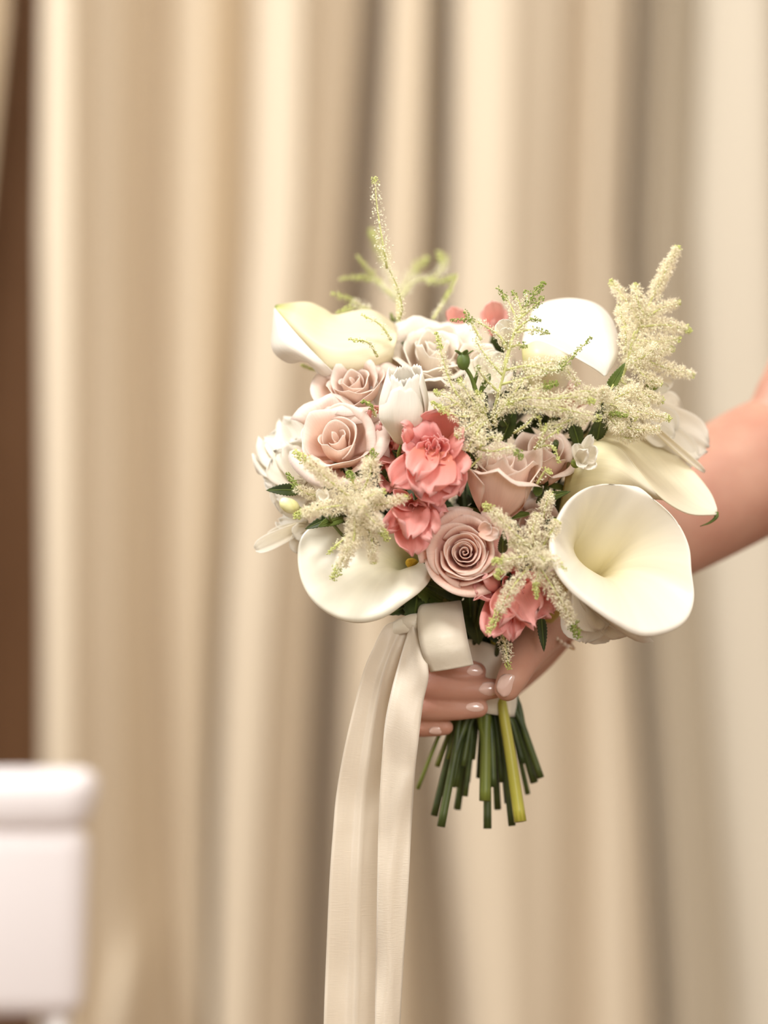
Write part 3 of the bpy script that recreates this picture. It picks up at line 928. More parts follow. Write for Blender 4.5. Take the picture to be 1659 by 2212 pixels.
# buds
t = thing('flower_bud', P(650, 1105, -.05), 'round pale yellow bud at the lower left edge', 'bud')
for k in range(3):
    an = k * 2.1
    ball(t, 'petal', P(624, 1092, -.058) + Vector((math.cos(an) * .0012, math.sin(an) * .0012, 0)), (.0062, .0042, .0042), 'bud_yellow', Matrix.Rotation(0.5 + k * .12, 3, 'Y'))
ball(t, 'calyx', P(642, 1103, -.054), (.0035, .003, .003), 'bud_dark')
stem(t, P(645, 1105, -.052), (-1, 0, 0))
t = thing('flower_bud', P(1020, 850, -.075), 'green cup-shaped bud on a forked stem, upper centre', 'bud')
ball(t, 'calyx', P(1001, 780, -.092), (.0042, .0042, .0058), 'leaf_mid')
for k in range(5):
    an = k * 1.26
    c = P(1001, 778, -.092)
    petal(t, c, c + Vector((math.cos(an) * .0055, math.sin(an) * .0055, .0065)), .004, (0, 0, 1), .3, .3, .5, mat='leaf_mid', name='sepal', nu=5, nv=6)
tube('stalk', [P(1004, 792, -.091), P(1018, 815, -.088), P(1028, 848, -.084), P(1030, 880, -.078)], [.0012, .0013, .0016, .002], M['leaf_mid'], t, 8, 14)
tube('stalk', [P(1024, 830, -.086), P(1036, 790, -.090)], [.0012, .0009], M['leaf_mid'], t, 8)
petal(t, P(1036, 850, -.085), P(1058, 808, -.092), .005, FWD, .3, .1, .5, mat='leaf_mid', name='leaf', nu=5, nv=7)
stem(t, P(1030, 880, -.078), (0, -.4, .6))

# ------------------------------------------------------------------ leaves
def leaf(px, py, y, tx, ty, ty_d, w, label, mat='leaf', n=FWD):
    base = P(px, py, y)
    t = thing('rose_leaf', base, label, 'leaf', 'leaves in the bouquet')
    a, b_, nn = base, P(tx, ty, ty_d), Vector(n).normalized()
    ax = (b_ - a); L = ax.length; ax.normalize()
    nn = (nn - ax * nn.dot(ax)).normalized()
    side = ax.cross(nn)
    V, UV = [], []
    nu, nv = 9, 25
    for j in range(nv):
        v = j / (nv - 1)
        hw = w * PXM * .5 * math.sin(math.pi * v ** .8) ** .8 * (1 + .09 * (-1) ** j)
        if j in (0, nv - 1): hw = 1e-5
        for i in range(nu):
            u = -1 + 2 * i / (nu - 1)
            V.append(a + ax * L * v + side * hw * u + nn * (abs(u) * hw * .35 - L * .25 * v * v))
            UV.append((i / (nu - 1), v))
    mesh('blade', V, grid_faces(nu, nv), M[mat], t, UV, solid=.0004)
    mid = [a + ax * L * q - nn * (L * .25 * q * q) + nn * .0003 for q in (0, .35, .7, .97)]
    tube('midrib', mid, [.0007, .0006, .0004, .0002], M['leaf_mid'], t, 6, 10)
    g = P(GRIP[0] + random.uniform(-30, 30), 1400, random.uniform(-.006, .006))
    tube('leaf_stalk', [a, a + Vector((0.002, .035, 0)), a.lerp(g, .5) + Vector((0, .05, 0)), g + Vector((0, .004, 0))], [.0008, .0008, .001, .0012], M['stem'], t, 6, 14)
    return t


leaf(652, 1060, -.048, 586, 1055, -.062, 26, 'small dark leaf sticking out left of the astilbe star')
leaf(735, 1112, -.052, 668, 1135, -.066, 24, 'dark leaf under the left astilbe star')
leaf(740, 1118, -.050, 700, 1128, -.070, 26, 'dark leaf shaded behind the left astilbe star', 'leaf_mid')
leaf(905, 1262, -.030, 892, 1356, -.060, 52, 'curled dark leaf hanging left of the ribbon bow')
leaf(935, 1290, -.025, 850, 1318, -.045, 44, 'dark leaf under the lip of the lower left calla')
leaf(955, 1300, -.030, 898, 1262, -.055, 46, 'leaf between the spiral rose and the bow', 'leaf_mid')
leaf(1000, 1290, -.030, 940, 1262, -.060, 40, 'leaf directly above the ribbon bow')
leaf(1020, 1310, -.020, 1034, 1382, -.035, 56, 'broad dark leaf right of the ribbon bow')
leaf(1015, 1290, -.020, 1018, 1352, -.030, 50, 'deep shaded leaf behind the ribbon bow')
leaf(1050, 1340, -.022, 1084, 1388, -.036, 40, 'dark leaf over the ribbon wrap')
leaf(1168, 1325, -.050, 1176, 1402, -.058, 20, 'slim green leaf hanging in front of the wrist')
leaf(1082, 1365, -.062, 1098, 1430, -.080, 16, 'slim leaf lying on the lowest astilbe plume')
leaf(1085, 1195, -.088, 1088, 1160, -.106, 20, 'tiny dark leaf right of the spiral rose')
leaf(1175, 1140, -.070, 1205, 1122, -.092, 26, 'little leaf left of the largest calla throat', 'leaf')
leaf(1160, 1085, -.070, 1215, 1062, -.090, 22, 'narrow leaf under the peach rose')
leaf(1095, 920, -.055, 1075, 880, -.070, 30, 'dark leaf deep between the centre astilbes')
leaf(1085, 950, -.05, 1110, 885, -.064, 34, 'shaded leaf above the blush rosebud')
leaf(1010, 1020, -.07, 1020, 962, -.088, 34, 'dark leaf between coral flower and rosebud')
leaf(1290, 950, -.05, 1302, 890, -.078, 30, 'dark leaf right under the cream astilbe')
leaf(1250, 960, -.045, 1235, 900, -.064, 30, 'shaded leaf behind the peach rose')
leaf(1310, 850, -.05, 1345, 790, -.062, 22, 'green leaf beside the tip of the upper right calla', 'leaf_mid')
leaf(980, 1120, -.062, 942, 1120, -.076, 34, 'shaded leaf between the two coral flowers')
leaf(960, 1150, -.058, 920, 1210, -.070, 38, 'shaded leaf beside the throat of the lower left calla')
leaf(900, 1010, -.05, 855, 975, -.060, 36, 'dark leaf under the white tulip')
leaf(820, 1050, -.045, 850, 1010, -.064, 34, 'dark leaf right of the left pink rose')

# inside of the head: foliage packed round the stems
t = thing('foliage', P(1040, 1180, .02), 'dark green foliage packed behind the blooms', 'foliage')
V, F = [], []
for k in range(260):
    th, ph = random.uniform(0, 2 * math.pi), math.acos(random.uniform(-1, 1))
    r = random.uniform(.5, 1) ** .5
    cx = 1035 + 255 * r * math.sin(ph) * math.cos(th)
    cz = 1010 - 250 * r * math.cos(ph)
    cy = .030 + .060 * r * math.sin(ph) * math.sin(th)
    c = P(cx, cz, cy)
    if ((cx - 1040) / 300) ** 2 + ((cz - 1000) / 290) ** 2 > 1: continue
    d = Vector((random.uniform(-1, 1), random.uniform(-1, .4), random.uniform(-1, 1))).normalized()
    x, y = perp(d)
    L, wd = random.uniform(.018, .030), random.uniform(.006, .010)
    o = len(V)
    V += [c, c + d * L * .35 + x * wd, c + d * L * .75 + x * wd * .7, c + d * L, c + d * L * .75 - x * wd * .7, c + d * L * .35 - x * wd, c + d * L * .5 + y * .002]
    F += [(o, o + 1, o + 6), (o + 1, o + 2, o + 6), (o + 2, o + 3, o + 6), (o + 3, o + 4, o + 6), (o + 4, o + 5, o + 6), (o + 5, o, o + 6)]
tag(mesh('leaves', V, F, M['leaf'], t), kind='stuff')

# ------------------------------------------------------------------ astilbe
PHI = (1 + 5 ** .5) / 2
ICO = np.array([(-1, PHI, 0), (1, PHI, 0), (-1, -PHI, 0), (1, -PHI, 0), (0, -1, PHI), (0, 1, PHI), (0, -1, -PHI), (0, 1, -PHI),
                (PHI, 0, -1), (PHI, 0, 1), (-PHI, 0, -1), (-PHI, 0, 1)]) / (1 + PHI ** 2) ** .5
ICF = [(0, 11, 5), (0, 5, 1), (0, 1, 7), (0, 7, 10), (0, 10, 11), (1, 5, 9), (5, 11, 4), (11, 10, 2), (10, 7, 6), (7, 1, 8),
       (3, 9, 4), (3, 4, 2), (3, 2, 6), (3, 6, 8), (3, 8, 9), (4, 9, 5), (2, 4, 11), (6, 2, 10), (8, 6, 7), (9, 8, 1)]


def beads(name, pts, rads, mat, parent):
    V, F = [], []
    for p, r in zip(pts, rads):
        o = len(V)
        V += [tuple(np.array(p) + q * r) for q in ICO]
        F += [(a + o, b_ + o, c + o) for a, b_, c in ICF]
    if not V: return
    tag(mesh(name, V, F, M[mat], parent), kind='stuff')


def plume(t, pts, rpx, green=0.2, fuzz=1.0, sparse=1.0, green_mat='bud_green', side=True):
    """one tapering astilbe branch: thin rachis, cream florets with thread-like stamens, small round buds at the tip"""
    P3 = [P(*q) for q in pts]
    cur = [Vector(p) for p in catmull([tuple(p) for p in P3], 40)]
    L = sum((cur[k + 1] - cur[k]).length for k in range(39))
    V, F, UV = tube_data(cur[::3] + [cur[-1]], [.0007 * (1 - k / 14) + .0002 for k in range(len(cur[::3]) + 1)], 6)
    pl = mesh('plume', V, F, M['rachis'], t, UV)
    r0 = rpx * PXM
    def at(s):
        k = min(int(s * 39), 38)
        f = s * 39 - k
        return cur[k].lerp(cur[k + 1], f), (cur[k + 1] - cur[k]).normalized()
    fl_p, fl_r, gr_p, gr_r = [], [], [], []
    fv, ff = [], []
    r0 *= 1.22
    n = int(L / (.000080 if fuzz < 1.1 else .000055) * sparse * (0.35 + .65 * rpx / 16))
    for _ in range(n):
        s = random.random() ** 0.92
        c, a = at(s)
        x, y = perp(a)
        th = random.uniform(0, 2 * math.pi)
        d = x * math.cos(th) + y * math.sin(th)
        rr = r0 * (0.32 + 0.68 * (1 - s) ** 0.6) * min(1, .6 + s * 3)
        rr *= 1 + .22 * math.sin(s * L * 1100 + th)          # knobbly clusters
        if s > 1 - green:
            if random.random() < .3: continue
            gr_p.append(c + d * rr * random.uniform(.35, 1.0)); gr_r.append(random.uniform(.00034, .00056))
        else:
            q = c + d * rr * random.uniform(.15, 1.0) ** .7 + a * random.uniform(0, .001)
            if random.random() < 0.42 * (1.25 - fuzz * .5):
                fl_p.append(q); fl_r.append(random.uniform(.00034, .00062))
            else:
                for _k in range(int(3 * fuzz) + 2):
                    dd = (d * 1.0 + a * random.uniform(-.4, .9) + Vector((random.gauss(0, .8), random.gauss(0, .8), random.gauss(0, .8)))).normalized()
                    l = random.uniform(.0008, .0019) * (.6 + .45 * fuzz)
                    wv = dd.cross(Vector((random.gauss(0, 1), random.gauss(0, 1), random.gauss(0, 1)))).normalized() * random.uniform(.00009, .00020)
                    o = len(fv)
                    fv += [q - wv, q + wv, q + dd * l + wv * .6, q + dd * l - wv * .6]
                    ff.append((o, o + 1, o + 2, o + 3))
    if fv:
        tag(mesh('stamens', fv, ff, M['cream'], pl, [(0, .5)] * len(fv), smooth=False), kind='stuff')
    beads('florets', fl_p, fl_r, 'bead', pl)
    beads('buds', gr_p, gr_r, green_mat, pl)
    return pl


ASTILBES = 'astilbe sprays in the bouquet'


def spray(name, node, label, plumes, main=None, do_stem=True, **kw):
    base = P(*node)
    t = thing(name, base, label, 'astilbe', ASTILBES)
    for q in plumes:
        pts, r = q[0], q[1]
        k2 = dict(kw); k2.update(q[2] if len(q) > 2 else {})
        plume(t, pts, r, **k2)
    if main:
        tube('main_stalk', [P(*q) for q in main], [.0010, .0008, .0005][:len(main)] if len(main) <= 3 else [.0010, .0009, .0007, .0005], M['rachis'], t, 8, 16)
    if do_stem: stem(t, base, (0, -1, .3))
    return t


# big cream spray on the upper right
spray('astilbe_spray', (1325, 870, -.035), 'large fluffy cream astilbe spray rising at the upper right', [
    ([(1345, 800, -.035), (1375, 720, -.034), (1415, 630, -.03), (1440, 580, -.03), (1466, 530, -.03)], 17, {'green': .03}),
    ([(1385, 700, -.036), (1360, 660, -.036), (1318, 605, -.03)], 17, {'green': .08}),
    ([(1395, 690, -.036), (1378, 650, -.040), (1372, 612, -.036)], 16, {'green': .06}),
    ([(1390, 690, -.036), (1430, 665, -.034), (1470, 652, -.03)], 15, {'green': .1}),
    ([(1385, 705, -.038), (1440, 702, -.036), (1494, 714, -.03)], 17, {'green': .14}),
    ([(1375, 735, -.040), (1425, 738, -.040), (1470, 732, -.034)], 16, {'green': .12}),
    ([(1370, 745, -.040), (1415, 760, -.044), (1455, 752, -.036)], 15, {'green': .12}),
    ([(1365, 760, -.040), (1420, 788, -.042), (1500, 812, -.032)], 18, {'green': .03}),
    ([(1362, 720, -.040), (1345, 690, -.044), (1338, 660, -.040)], 15, {'green': .05}),
    ([(1360, 770, -.042), (1390, 810, -.050), (1430, 830, -.05)], 17, {'green': .05}),
    ([(1350, 760, -.044), (1352, 735, -.050), (1350, 705, -.05)], 15),
    ([(1350, 790, -.044), (1400, 765, -.056), (1420, 745, -.056)], 16),
    ([(1340, 820, -.046), (1370, 850, -.056), (1400, 880, -.058)], 17, {'green': .05}),
    ([(1360, 830, -.046), (1400, 855, -.052), (1435, 868, -.046)], 15, {'green': .15})],
    main=[(1325, 870, -.035), (1356, 780, -.046), (1366, 730, -.048), (1372, 715, -.048)], green=.05, fuzz=1.3)
# lower part of it, spreading over the cream calla
spray('astilbe_spray', (1290, 900, -.06), 'fluffy cream astilbe spread above the cream calla lily', [
    ([(1300, 870, -.066), (1340, 880, -.076), (1375, 905, -.08)], 17, {'green': .04}),
    ([(1300, 880, -.066), (1330, 915, -.078), (1345, 930, -.082)], 17),
    ([(1310, 890, -.066), (1360, 925, -.076), (1425, 928, -.074)], 15),
    ([(1320, 880, -.064), (1380, 890, -.070), (1450, 905, -.064)], 15, {'green': .1}),
    ([(1300, 890, -.066), (1330, 895, -.082), (1357, 898, -.084)], 8, {'green': .7, 'green_mat': 'bud_dark', 'fuzz': .4}),
    ([(1295, 880, -.066), (1308, 850, -.084), (1302, 848, -.09)], 17),
    ([(1310, 870, -.062), (1350, 850, -.070), (1380, 838, -.07)], 16),
    ([(1310, 900, -.064), (1350, 945, -.070), (1395, 935, -.072)], 13)],
    main=[(1290, 900, -.06), (1310, 860, -.06), (1325, 830, -.056)], green=.02, fuzz=1.3)
# green-tipped one at the centre
spray('astilbe_spray', (1062, 905, -.080), 'tall green-tipped astilbe spray at the upper centre', [
    ([(1085, 800, -.09), (1105, 735, -.09), (1125, 680, -.088), (1150, 640, -.085), (1178, 608, -.082)], 13, {'green': .45}),
    ([(1120, 700, -.088), (1100, 655, -.086), (1074, 620, -.084)], 10, {'green': .4}),
    ([(1130, 680, -.088), (1120, 650, -.086), (1106, 628, -.084)], 10, {'green': .4}),
    ([(1140, 660, -.088), (1138, 640, -.086), (1132, 626, -.084)], 9, {'green': .4}),
    ([(1120, 690, -.09), (1150, 665, -.09), (1176, 640, -.088)], 10, {'green': .5}),
    ([(1110, 720, -.09), (1150, 712, -.094), (1188, 722, -.092)], 11, {'green': .5}),
    ([(1112, 715, -.09), (1145, 690, -.094), (1168, 694, -.092)], 9, {'green': .5}),
    ([(1100, 750, -.09), (1125, 745, -.094), (1140, 752, -.094)], 9, {'green': .6}),
    ([(1095, 755, -.09), (1078, 725, -.092), (1040, 700, -.09), (1010, 690, -.088), (972, 692, -.085)], 9, {'green': .4}),
    ([(1040, 735, -.09), (1020, 700, -.09), (1003, 670, -.088)], 9, {'green': .45}),
    ([(1085, 810, -.09), (1050, 770, -.092), (1025, 730, -.09)], 14, {'green': .05}),
    ([(1090, 800, -.09), (1140, 790, -.096), (1190, 800, -.094), (1215, 790, -.090), (1278, 728, -.088)], 10, {'green': .35}),
    ([(1085, 830, -.09), (1140, 815, -.098), (1180, 805, -.098)], 15, {'green': .05}),
    ([(1080, 850, -.088), (1050, 820, -.094), (1030, 790, -.094)], 14, {'green': .08})],
    main=[(1062, 905, -.080), (1085, 820, -.09), (1105, 740, -.09), (1125, 680, -.088)], green=.2, fuzz=.6, sparse=.75, green_mat='bud_dark')
spray('astilbe_spray', (1060, 925, -.076), 'astilbe spray with slim green tips right of the white tulip', [
    ([(1010, 885, -.090), (975, 830, -.092), (955, 770, -.09), (942, 716, -.088)], 11, {'green': .25}),
    ([(1010, 890, -.090), (970, 860, -.094), (936, 845, -.092)], 13, {'green': .3}),
    ([(1000, 870, -.090), (955, 880, -.096), (930, 868, -.094)], 10, {'green': .5}),
    ([(1035, 890, -.090), (1000, 900, -.100), (945, 882, -.098)], 15, {'green': .25}),
    ([(1040, 900, -.090), (1010, 925, -.102), (985, 945, -.1)], 18, {'green': .1}),
    ([(1045, 905, -.088), (1020, 950, -.100), (1010, 975, -.1)], 18, {'green': .08}),
    ([(1045, 895, -.088), (1020, 865, -.098), (990, 815, -.098)], 14, {'green': .15}),
    ([(1050, 890, -.088), (1040, 860, -.094), (1028, 845, -.092)], 14, {'green': .4}),
    ([(1050, 910, -.09), (1030, 935, -.104), (1040, 965, -.106)], 16, {'green': .05}),
    ([(1030, 970, -.095), (1065, 975, -.106), (1100, 968, -.108), (1130, 990, -.108)], 16, {'green': .22, 'green_mat': 'bud_dark'}),
    ([(1020, 965, -.095), (1060, 945, -.104), (1085, 950, -.104)], 15, {'green': .1}),
    ([(1040, 985, -.090), (1015, 1010, -.092), (1008, 1005, -.092)], 11, {'green': .5})],
    main=[(1060, 925, -.076), (1045, 890, -.09), (1030, 870, -.09)], green=.1, fuzz=.95)
spray('astilbe_spray', (1070, 920, -.070), 'pale beaded astilbe stretching sideways to the right of centre', [
    ([(1075, 890, -.09), (1130, 860, -.102), (1190, 862, -.104), (1250, 858, -.102), (1285, 870, -.1)], 17, {'green': .15}),
    ([(1080, 880, -.09), (1110, 850, -.100), (1130, 820, -.1)], 18),
    ([(1090, 870, -.09), (1160, 840, -.100), (1205, 828, -.096)], 13, {'green': .4, 'green_mat': 'bud_dark'}),
    ([(1100, 875, -.09), (1160, 880, -.104), (1215, 890, -.102)], 16),
    ([(1160, 870, -.096), (1225, 885, -.104), (1300, 905, -.098)], 16, {'green': .1}),
    ([(1190, 870, -.096), (1240, 900, -.100), (1265, 915, -.098)], 15),
    ([(1065, 915, -.085), (1085, 880, -.098), (1110, 870, -.1)], 13, {'green': .3}),
    ([(1200, 860, -.094), (1260, 845, -.1), (1290, 850, -.096)], 15),
    ([(1170, 800, -.080), (1210, 790, -.088), (1250, 830, -.08)], 15, {'green': .05}),
    ([(1130, 800, -.080), (1170, 785, -.090), (1225, 775, -.086)], 14, {'green': .05}),
    ([(1240, 905, -.09), (1200, 920, -.098), (1170, 930, -.096)], 14, {'green': .1})],
    main=[(1070, 920, -.070), (1075, 895, -.088), (1110, 865, -.094)], green=.05, fuzz=.9)
spray('astilbe_spray', (1200, 960, -.07), 'thin sparse beaded astilbe lying over the peach rose', [
    ([(1110, 935, -.092), (1140, 915, -.100), (1160, 890, -.098)], 8, {'green': .15}),
    ([(1170, 930, -.09), (1165, 905, -.100), (1163, 900, -.1)], 7, {'green': .5}),
    ([(1165, 960, -.09), (1190, 940, -.100), (1214, 925, -.098)], 8, {'green': .3}),
    ([(1160, 965, -.09), (1195, 965, -.100), (1208, 1000, -.1)], 8, {'green': .5}),
    ([(1155, 970, -.09), (1170, 945, -.100), (1180, 915, -.1)], 8, {'green': .3}),
    ([(1160, 1045, -.09), (1180, 1015, -.098), (1192, 1025, -.098)], 8, {'green': .6})],
    green=.3, fuzz=.25, sparse=.6, do_stem=True)
# star on the left
spray('astilbe_spray', (775, 1110, -.070), 'fluffy cream astilbe star over the lower left calla', [
    ([(770, 1085, -.094), (720, 1045, -.104), (680, 1010, -.104), (634, 975, -.098)], 17, {'green': .22}),
    ([(770, 1090, -.094), (710, 1095, -.106), (670, 1105, -.104), (634, 1116, -.1)], 15, {'green': .2}),
    ([(765, 1100, -.094), (765, 1160, -.106), (745, 1200, -.104), (718, 1252, -.098)], 18, {'green': .2}),
    ([(770, 1110, -.094), (800, 1150, -.104), (806, 1218, -.1)], 16, {'green': .03}),
    ([(770, 1090, -.096), (800, 1120, -.110), (820, 1140, -.108), (838, 1168, -.104)], 14, {'green': .35}),
    ([(790, 1095, -.092), (830, 1088, -.104), (886, 1072, -.1)], 13, {'green': .12}),
    ([(770, 1090, -.095), (800, 1070, -.108), (834, 1062, -.106)], 13, {'green': .15}),
    ([(780, 1070, -.092), (800, 1020, -.100), (798, 985, -.098)], 22, {'green': .1, 'green_mat': 'bud_dark'}),
    ([(800, 1010, -.094), (808, 985, -.1), (804, 968, -.1)], 9, {'green': .6, 'green_mat': 'bud_dark'}),
    ([(700, 1075, -.085), (650, 1060, -.088), (620, 1022, -.08)], 10, {'green': .4, 'green_mat': 'bud_dark'}),
    ([(760, 1150, -.094), (730, 1175, -.1), (706, 1198, -.098)], 8, {'green': .5, 'sparse': .6, 'fuzz': .3}),
    ([(765, 1085, -.098), (775, 1095, -.114), (785, 1100, -.116)], 20),
    ([(770, 1060, -.09), (758, 1030, -.098), (750, 1018, -.096)], 10, {'green': .6, 'green_mat': 'bud_dark'}),
    ([(830, 1080, -.090), (800, 1085, -.1), (780, 1090, -.1)], 14)],
    green=.1, fuzz=1.5)
# lower centre
spray('astilbe_spray', (1165, 1230, -.070), 'cream astilbe star left of the largest calla lily', [
    ([(1160, 1195, -.100), (1110, 1150, -.112), (1080, 1120, -.112), (1044, 1088, -.108)], 18, {'green': .18}),
    ([(1160, 1200, -.100), (1110, 1205, -.114), (1062, 1215, -.112)], 14, {'green': .3}),
    ([(1130, 1210, -.100), (1085, 1225, -.112), (1072, 1250, -.112)], 13, {'green': .4}),
    ([(1150, 1215, -.100), (1110, 1265, -.114), (1085, 1310, -.112), (1052, 1368, -.108)], 15, {'green': .28}),
    ([(1160, 1215, -.100), (1195, 1270, -.112), (1225, 1320, -.108), (1250, 1378, -.102)], 18, {'green': .2, 'green_mat': 'bud_dark'}),
    ([(1165, 1200, -.100), (1195, 1210, -.114), (1222, 1240, -.112)], 13, {'green': .3}),
    ([(1160, 1195, -.098), (1150, 1150, -.106), (1160, 1110, -.1)], 18),
    ([(1165, 1195, -.096), (1190, 1150, -.106), (1205, 1125, -.104)], 16, {'green': .1}),
    ([(1170, 1130, -.090), (1180, 1090, -.098), (1190, 1062, -.094)], 14, {'green': .1}),
    ([(1160, 1200, -.102), (1170, 1205, -.118), (1180, 1215, -.12)], 20),
    ([(1150, 1180, -.098), (1120, 1175, -.108), (1100, 1170, -.108)], 15),
    ([(1170, 1220, -.1), (1158, 1260, -.11), (1160, 1295, -.108)], 9, {'green': .5})],
    green=.05, fuzz=1.2)
spray('astilbe_spray', (1085, 1340, -.060), 'drooping astilbe plume hanging lowest, in front of the thumb', [
    ([(1085, 1360, -.062), (1092, 1400, -.076), (1100, 1446, -.078)], 13, {'green': .2})], green=.2, fuzz=.9)
# back of the head, standing up
spray('astilbe_spray', (850, 690, .02), 'slender astilbe spire, tallest, above the top of the bouquet', [
    ([(836, 580, -.040), (826, 520, -.045), (815, 450, -.045), (809, 382, -.045)], 17, {'green': .08, 'sparse': .55, 'fuzz': .25}),
    ([(862, 690, -.02), (868, 665, -.03), (858, 620, -.035), (840, 580, -.04)], 9, {'green': .0, 'sparse': .5, 'fuzz': .6})],
    green=.1, fuzz=.4, sparse=.5)
spray('astilbe_spray', (862, 700, .06), 'blurred yellow-green astilbe sprig behind the top of the bouquet', [
    ([(858, 650, .09), (820, 610, .10), (770, 552, .09)], 11), ([(850, 640, .09), (800, 602, .10), (732, 602, .09)], 10),
    ([(800, 670, .05), (760, 650, .05), (716, 633, .045)], 12), ([(800, 668, .04), (760, 665, .03), (726, 678, .02)], 11),
    ([(862, 650, .10), (900, 605, .11), (955, 608, .10), (988, 594, .09)], 11), ([(925, 615, .12), (960, 570, .14), (945, 545, .15)], 16),
    ([(935, 690, .04), (960, 650, .06), (986, 600, .07)], 8), ([(862, 640, .13), (830, 560, .16), (800, 495, .17)], 18),
    ([(860, 640, .13), (890, 590, .15), (925, 555, .16)], 18)],
    main=[(862, 700, .06), (860, 650, .09), (858, 620, .10)], green=.55, fuzz=.4, sparse=.7)
spray('astilbe_spray', (800, 790, -.01), 'short astilbe tips resting on the upper left calla', [
    ([(815, 770, -.045), (795, 740, -.055), (752, 733, -.055)], 6, {'green': .4, 'sparse': .7}),
    ([(845, 735, -.035), (820, 700, -.040), (780, 680, -.040)], 10, {'green': .2, 'sparse': .5, 'fuzz': .5}),
    ([(700, 800, .0), (670, 795, .0), (650, 788, .0)], 6, {'green': .8})], green=.3, fuzz=.5)
spray('astilbe_spray', (800, 905, -.04), 'olive astilbe tip between the two left pink roses', [
    ([(812, 900, -.056), (798, 872, -.062), (780, 868, -.062)], 7, {'green': .8, 'green_mat': 'bud_dark'})], green=.8, fuzz=.4)

# ------------------------------------------------------------------ ribbon
def strip(name, parent, left, right, mat, n=60, m=9, bulge=0.0, waves=0.0, solid=.00025, seed=0, crease=0.0):
    """ribbon band between two edge lines"""
    A = catmull([tuple(P(*q)) for q in left], n)
    B = catmull([tuple(P(*q)) for q in right], n)
    V, UV = [], []
    for j in range(n):
        a, b_ = Vector(A[j]), Vector(B[j])
        for i in range(m):
            u = i / (m - 1)
            q = a.lerp(b_, u)
            q.y -= bulge * math.sin(math.pi * u)
            if crease: q.y += crease * min(1, 4 * j / n) * (max(0, 1 - abs(u - .55) / .12) * -.35 + (max(0, u - .55) * 1.2))
            q.y += waves * noise.noise(Vector((u * 1.6 + seed, j / n * 7, seed)))
            V.append(q); UV.append((u, j / n))
    return mesh(name, V, grid_faces(m, n), M[mat], parent, UV, solid=solid)


rb = thing('satin_ribbon', P(1045, 1480, 0), 'ivory satin ribbon wrapped round the stems, tied with hanging tails', 'ribbon')
# wrap round the stems under the hand
V, UV = [], []
n, m = 48, 14
for j in range(m):
    v = j / (m - 1)
    py = 1392 + (1538 - 1392) * v
    rx = (76 - 20 * v) * PXM
    for i in range(n):
        th = 2 * math.pi * i / n
        c = P(1046 + 8 * v, py + (14 * math.sin(th * 2 + .6)) * (1 - v) + 10 * v * math.cos(th), 0)
        rr = rx * (1 + .05 * math.sin(th * 7 + v * 3) + .03 * math.sin(v * 9 + th * 2))
        V.append(c + Vector((math.cos(th) * rr, -math.sin(th) * rr * .9, 0)))
        UV.append((i / n, v))
mesh('stem_wrap', V, grid_faces(n, m, 0, True), M['satin'], rb, UV, solid=.0004)
# loop of the bow: front face and the return side
strip('bow_loop', rb,
      [(935, 1302, -.036), (905, 1312, -.050), (903, 1365, -.066), (912, 1410, -.070), (930, 1452, -.066)],
      [(990, 1300, -.036), (996, 1300, -.050), (1003, 1340, -.070), (1012, 1390, -.074), (1023, 1436, -.068)], 'satin', bulge=.005, solid=.0003)
strip('bow_loop_back', rb,
      [(930, 1452, -.066), (918, 1420, -.058), (908, 1380, -.048), (915, 1345, -.035), (925, 1325, -.025)],
      [(1022, 1436, -.068), (1000, 1420, -.054), (985, 1390, -.044), (980, 1355, -.032), (985, 1335, -.022)], 'satin')
# knot
V, F, UV = tube_data([P(868, 1352, -.040), P(885, 1346, -.050), (P(905, 1345, -.052)), P(925, 1338, -.044)], [.004, .0055, .006, .0045], 12, 12)
mesh('knot', V, F, M['satin'], rb, UV)
strip('small_loop', rb, [(905, 1340, -.046), (880, 1330, -.050), (848, 1345, -.046), (836, 1362, -.040)],
      [(905, 1362, -.050), (888, 1366, -.054), (862, 1372, -.050), (850, 1385, -.044)], 'satin', bulge=.003)
# hanging tails
strip('ribbon_tail', rb,
      [(868, 1342, -.046), (832, 1352, -.050), (806, 1400, -.052), (785, 1450, -.052), (760, 1545, -.052), (741, 1630, -.052), (726, 1720, -.052), (719, 1800, -.052), (712, 1900, -.052),
       (706, 2030, -.053), (702, 2130, -.053), (699, 2230, -.054), (697, 2330, -.054)],
      [(892, 1362, -.052), (880, 1390, -.050), (866, 1432, -.046), (852, 1490, -.044), (842, 1560, -.044), (836, 1640, -.040), (830, 1720, -.036), (826, 1800, -.036), (824, 1900, -.036),
       (822, 2030, -.037), (820, 2130, -.037), (818, 2230, -.038), (818, 2330, -.038)], 'satin_tail', n=110, m=17, waves=.004, seed=2, bulge=.0, crease=.010)
strip('ribbon_tail', rb,
      [(885, 1350, -.052), (878, 1375, -.055), (862, 1430, -.060), (846, 1490, -.064), (832, 1560, -.064), (825, 1640, -.064), (820, 1720, -.064), (817, 1800, -.063), (815, 1900, -.063),
       (813, 2030, -.062), (811, 2130, -.062), (810, 2230, -.062), (810, 2330, -.062)],
      [(905, 1352, -.052), (912, 1385, -.062), (926, 1455, -.070), (914, 1520, -.068), (905, 1590, -.066), (897, 1660, -.064), (893, 1720, -.062), (888, 1800, -.060), (883, 1900, -.060),
       (875, 2030, -.060), (869, 2130, -.060), (864, 2230, -.060), (862, 2330, -.060)], 'satin_tail', n=110, m=13, waves=.006, seed=5, bulge=.003)
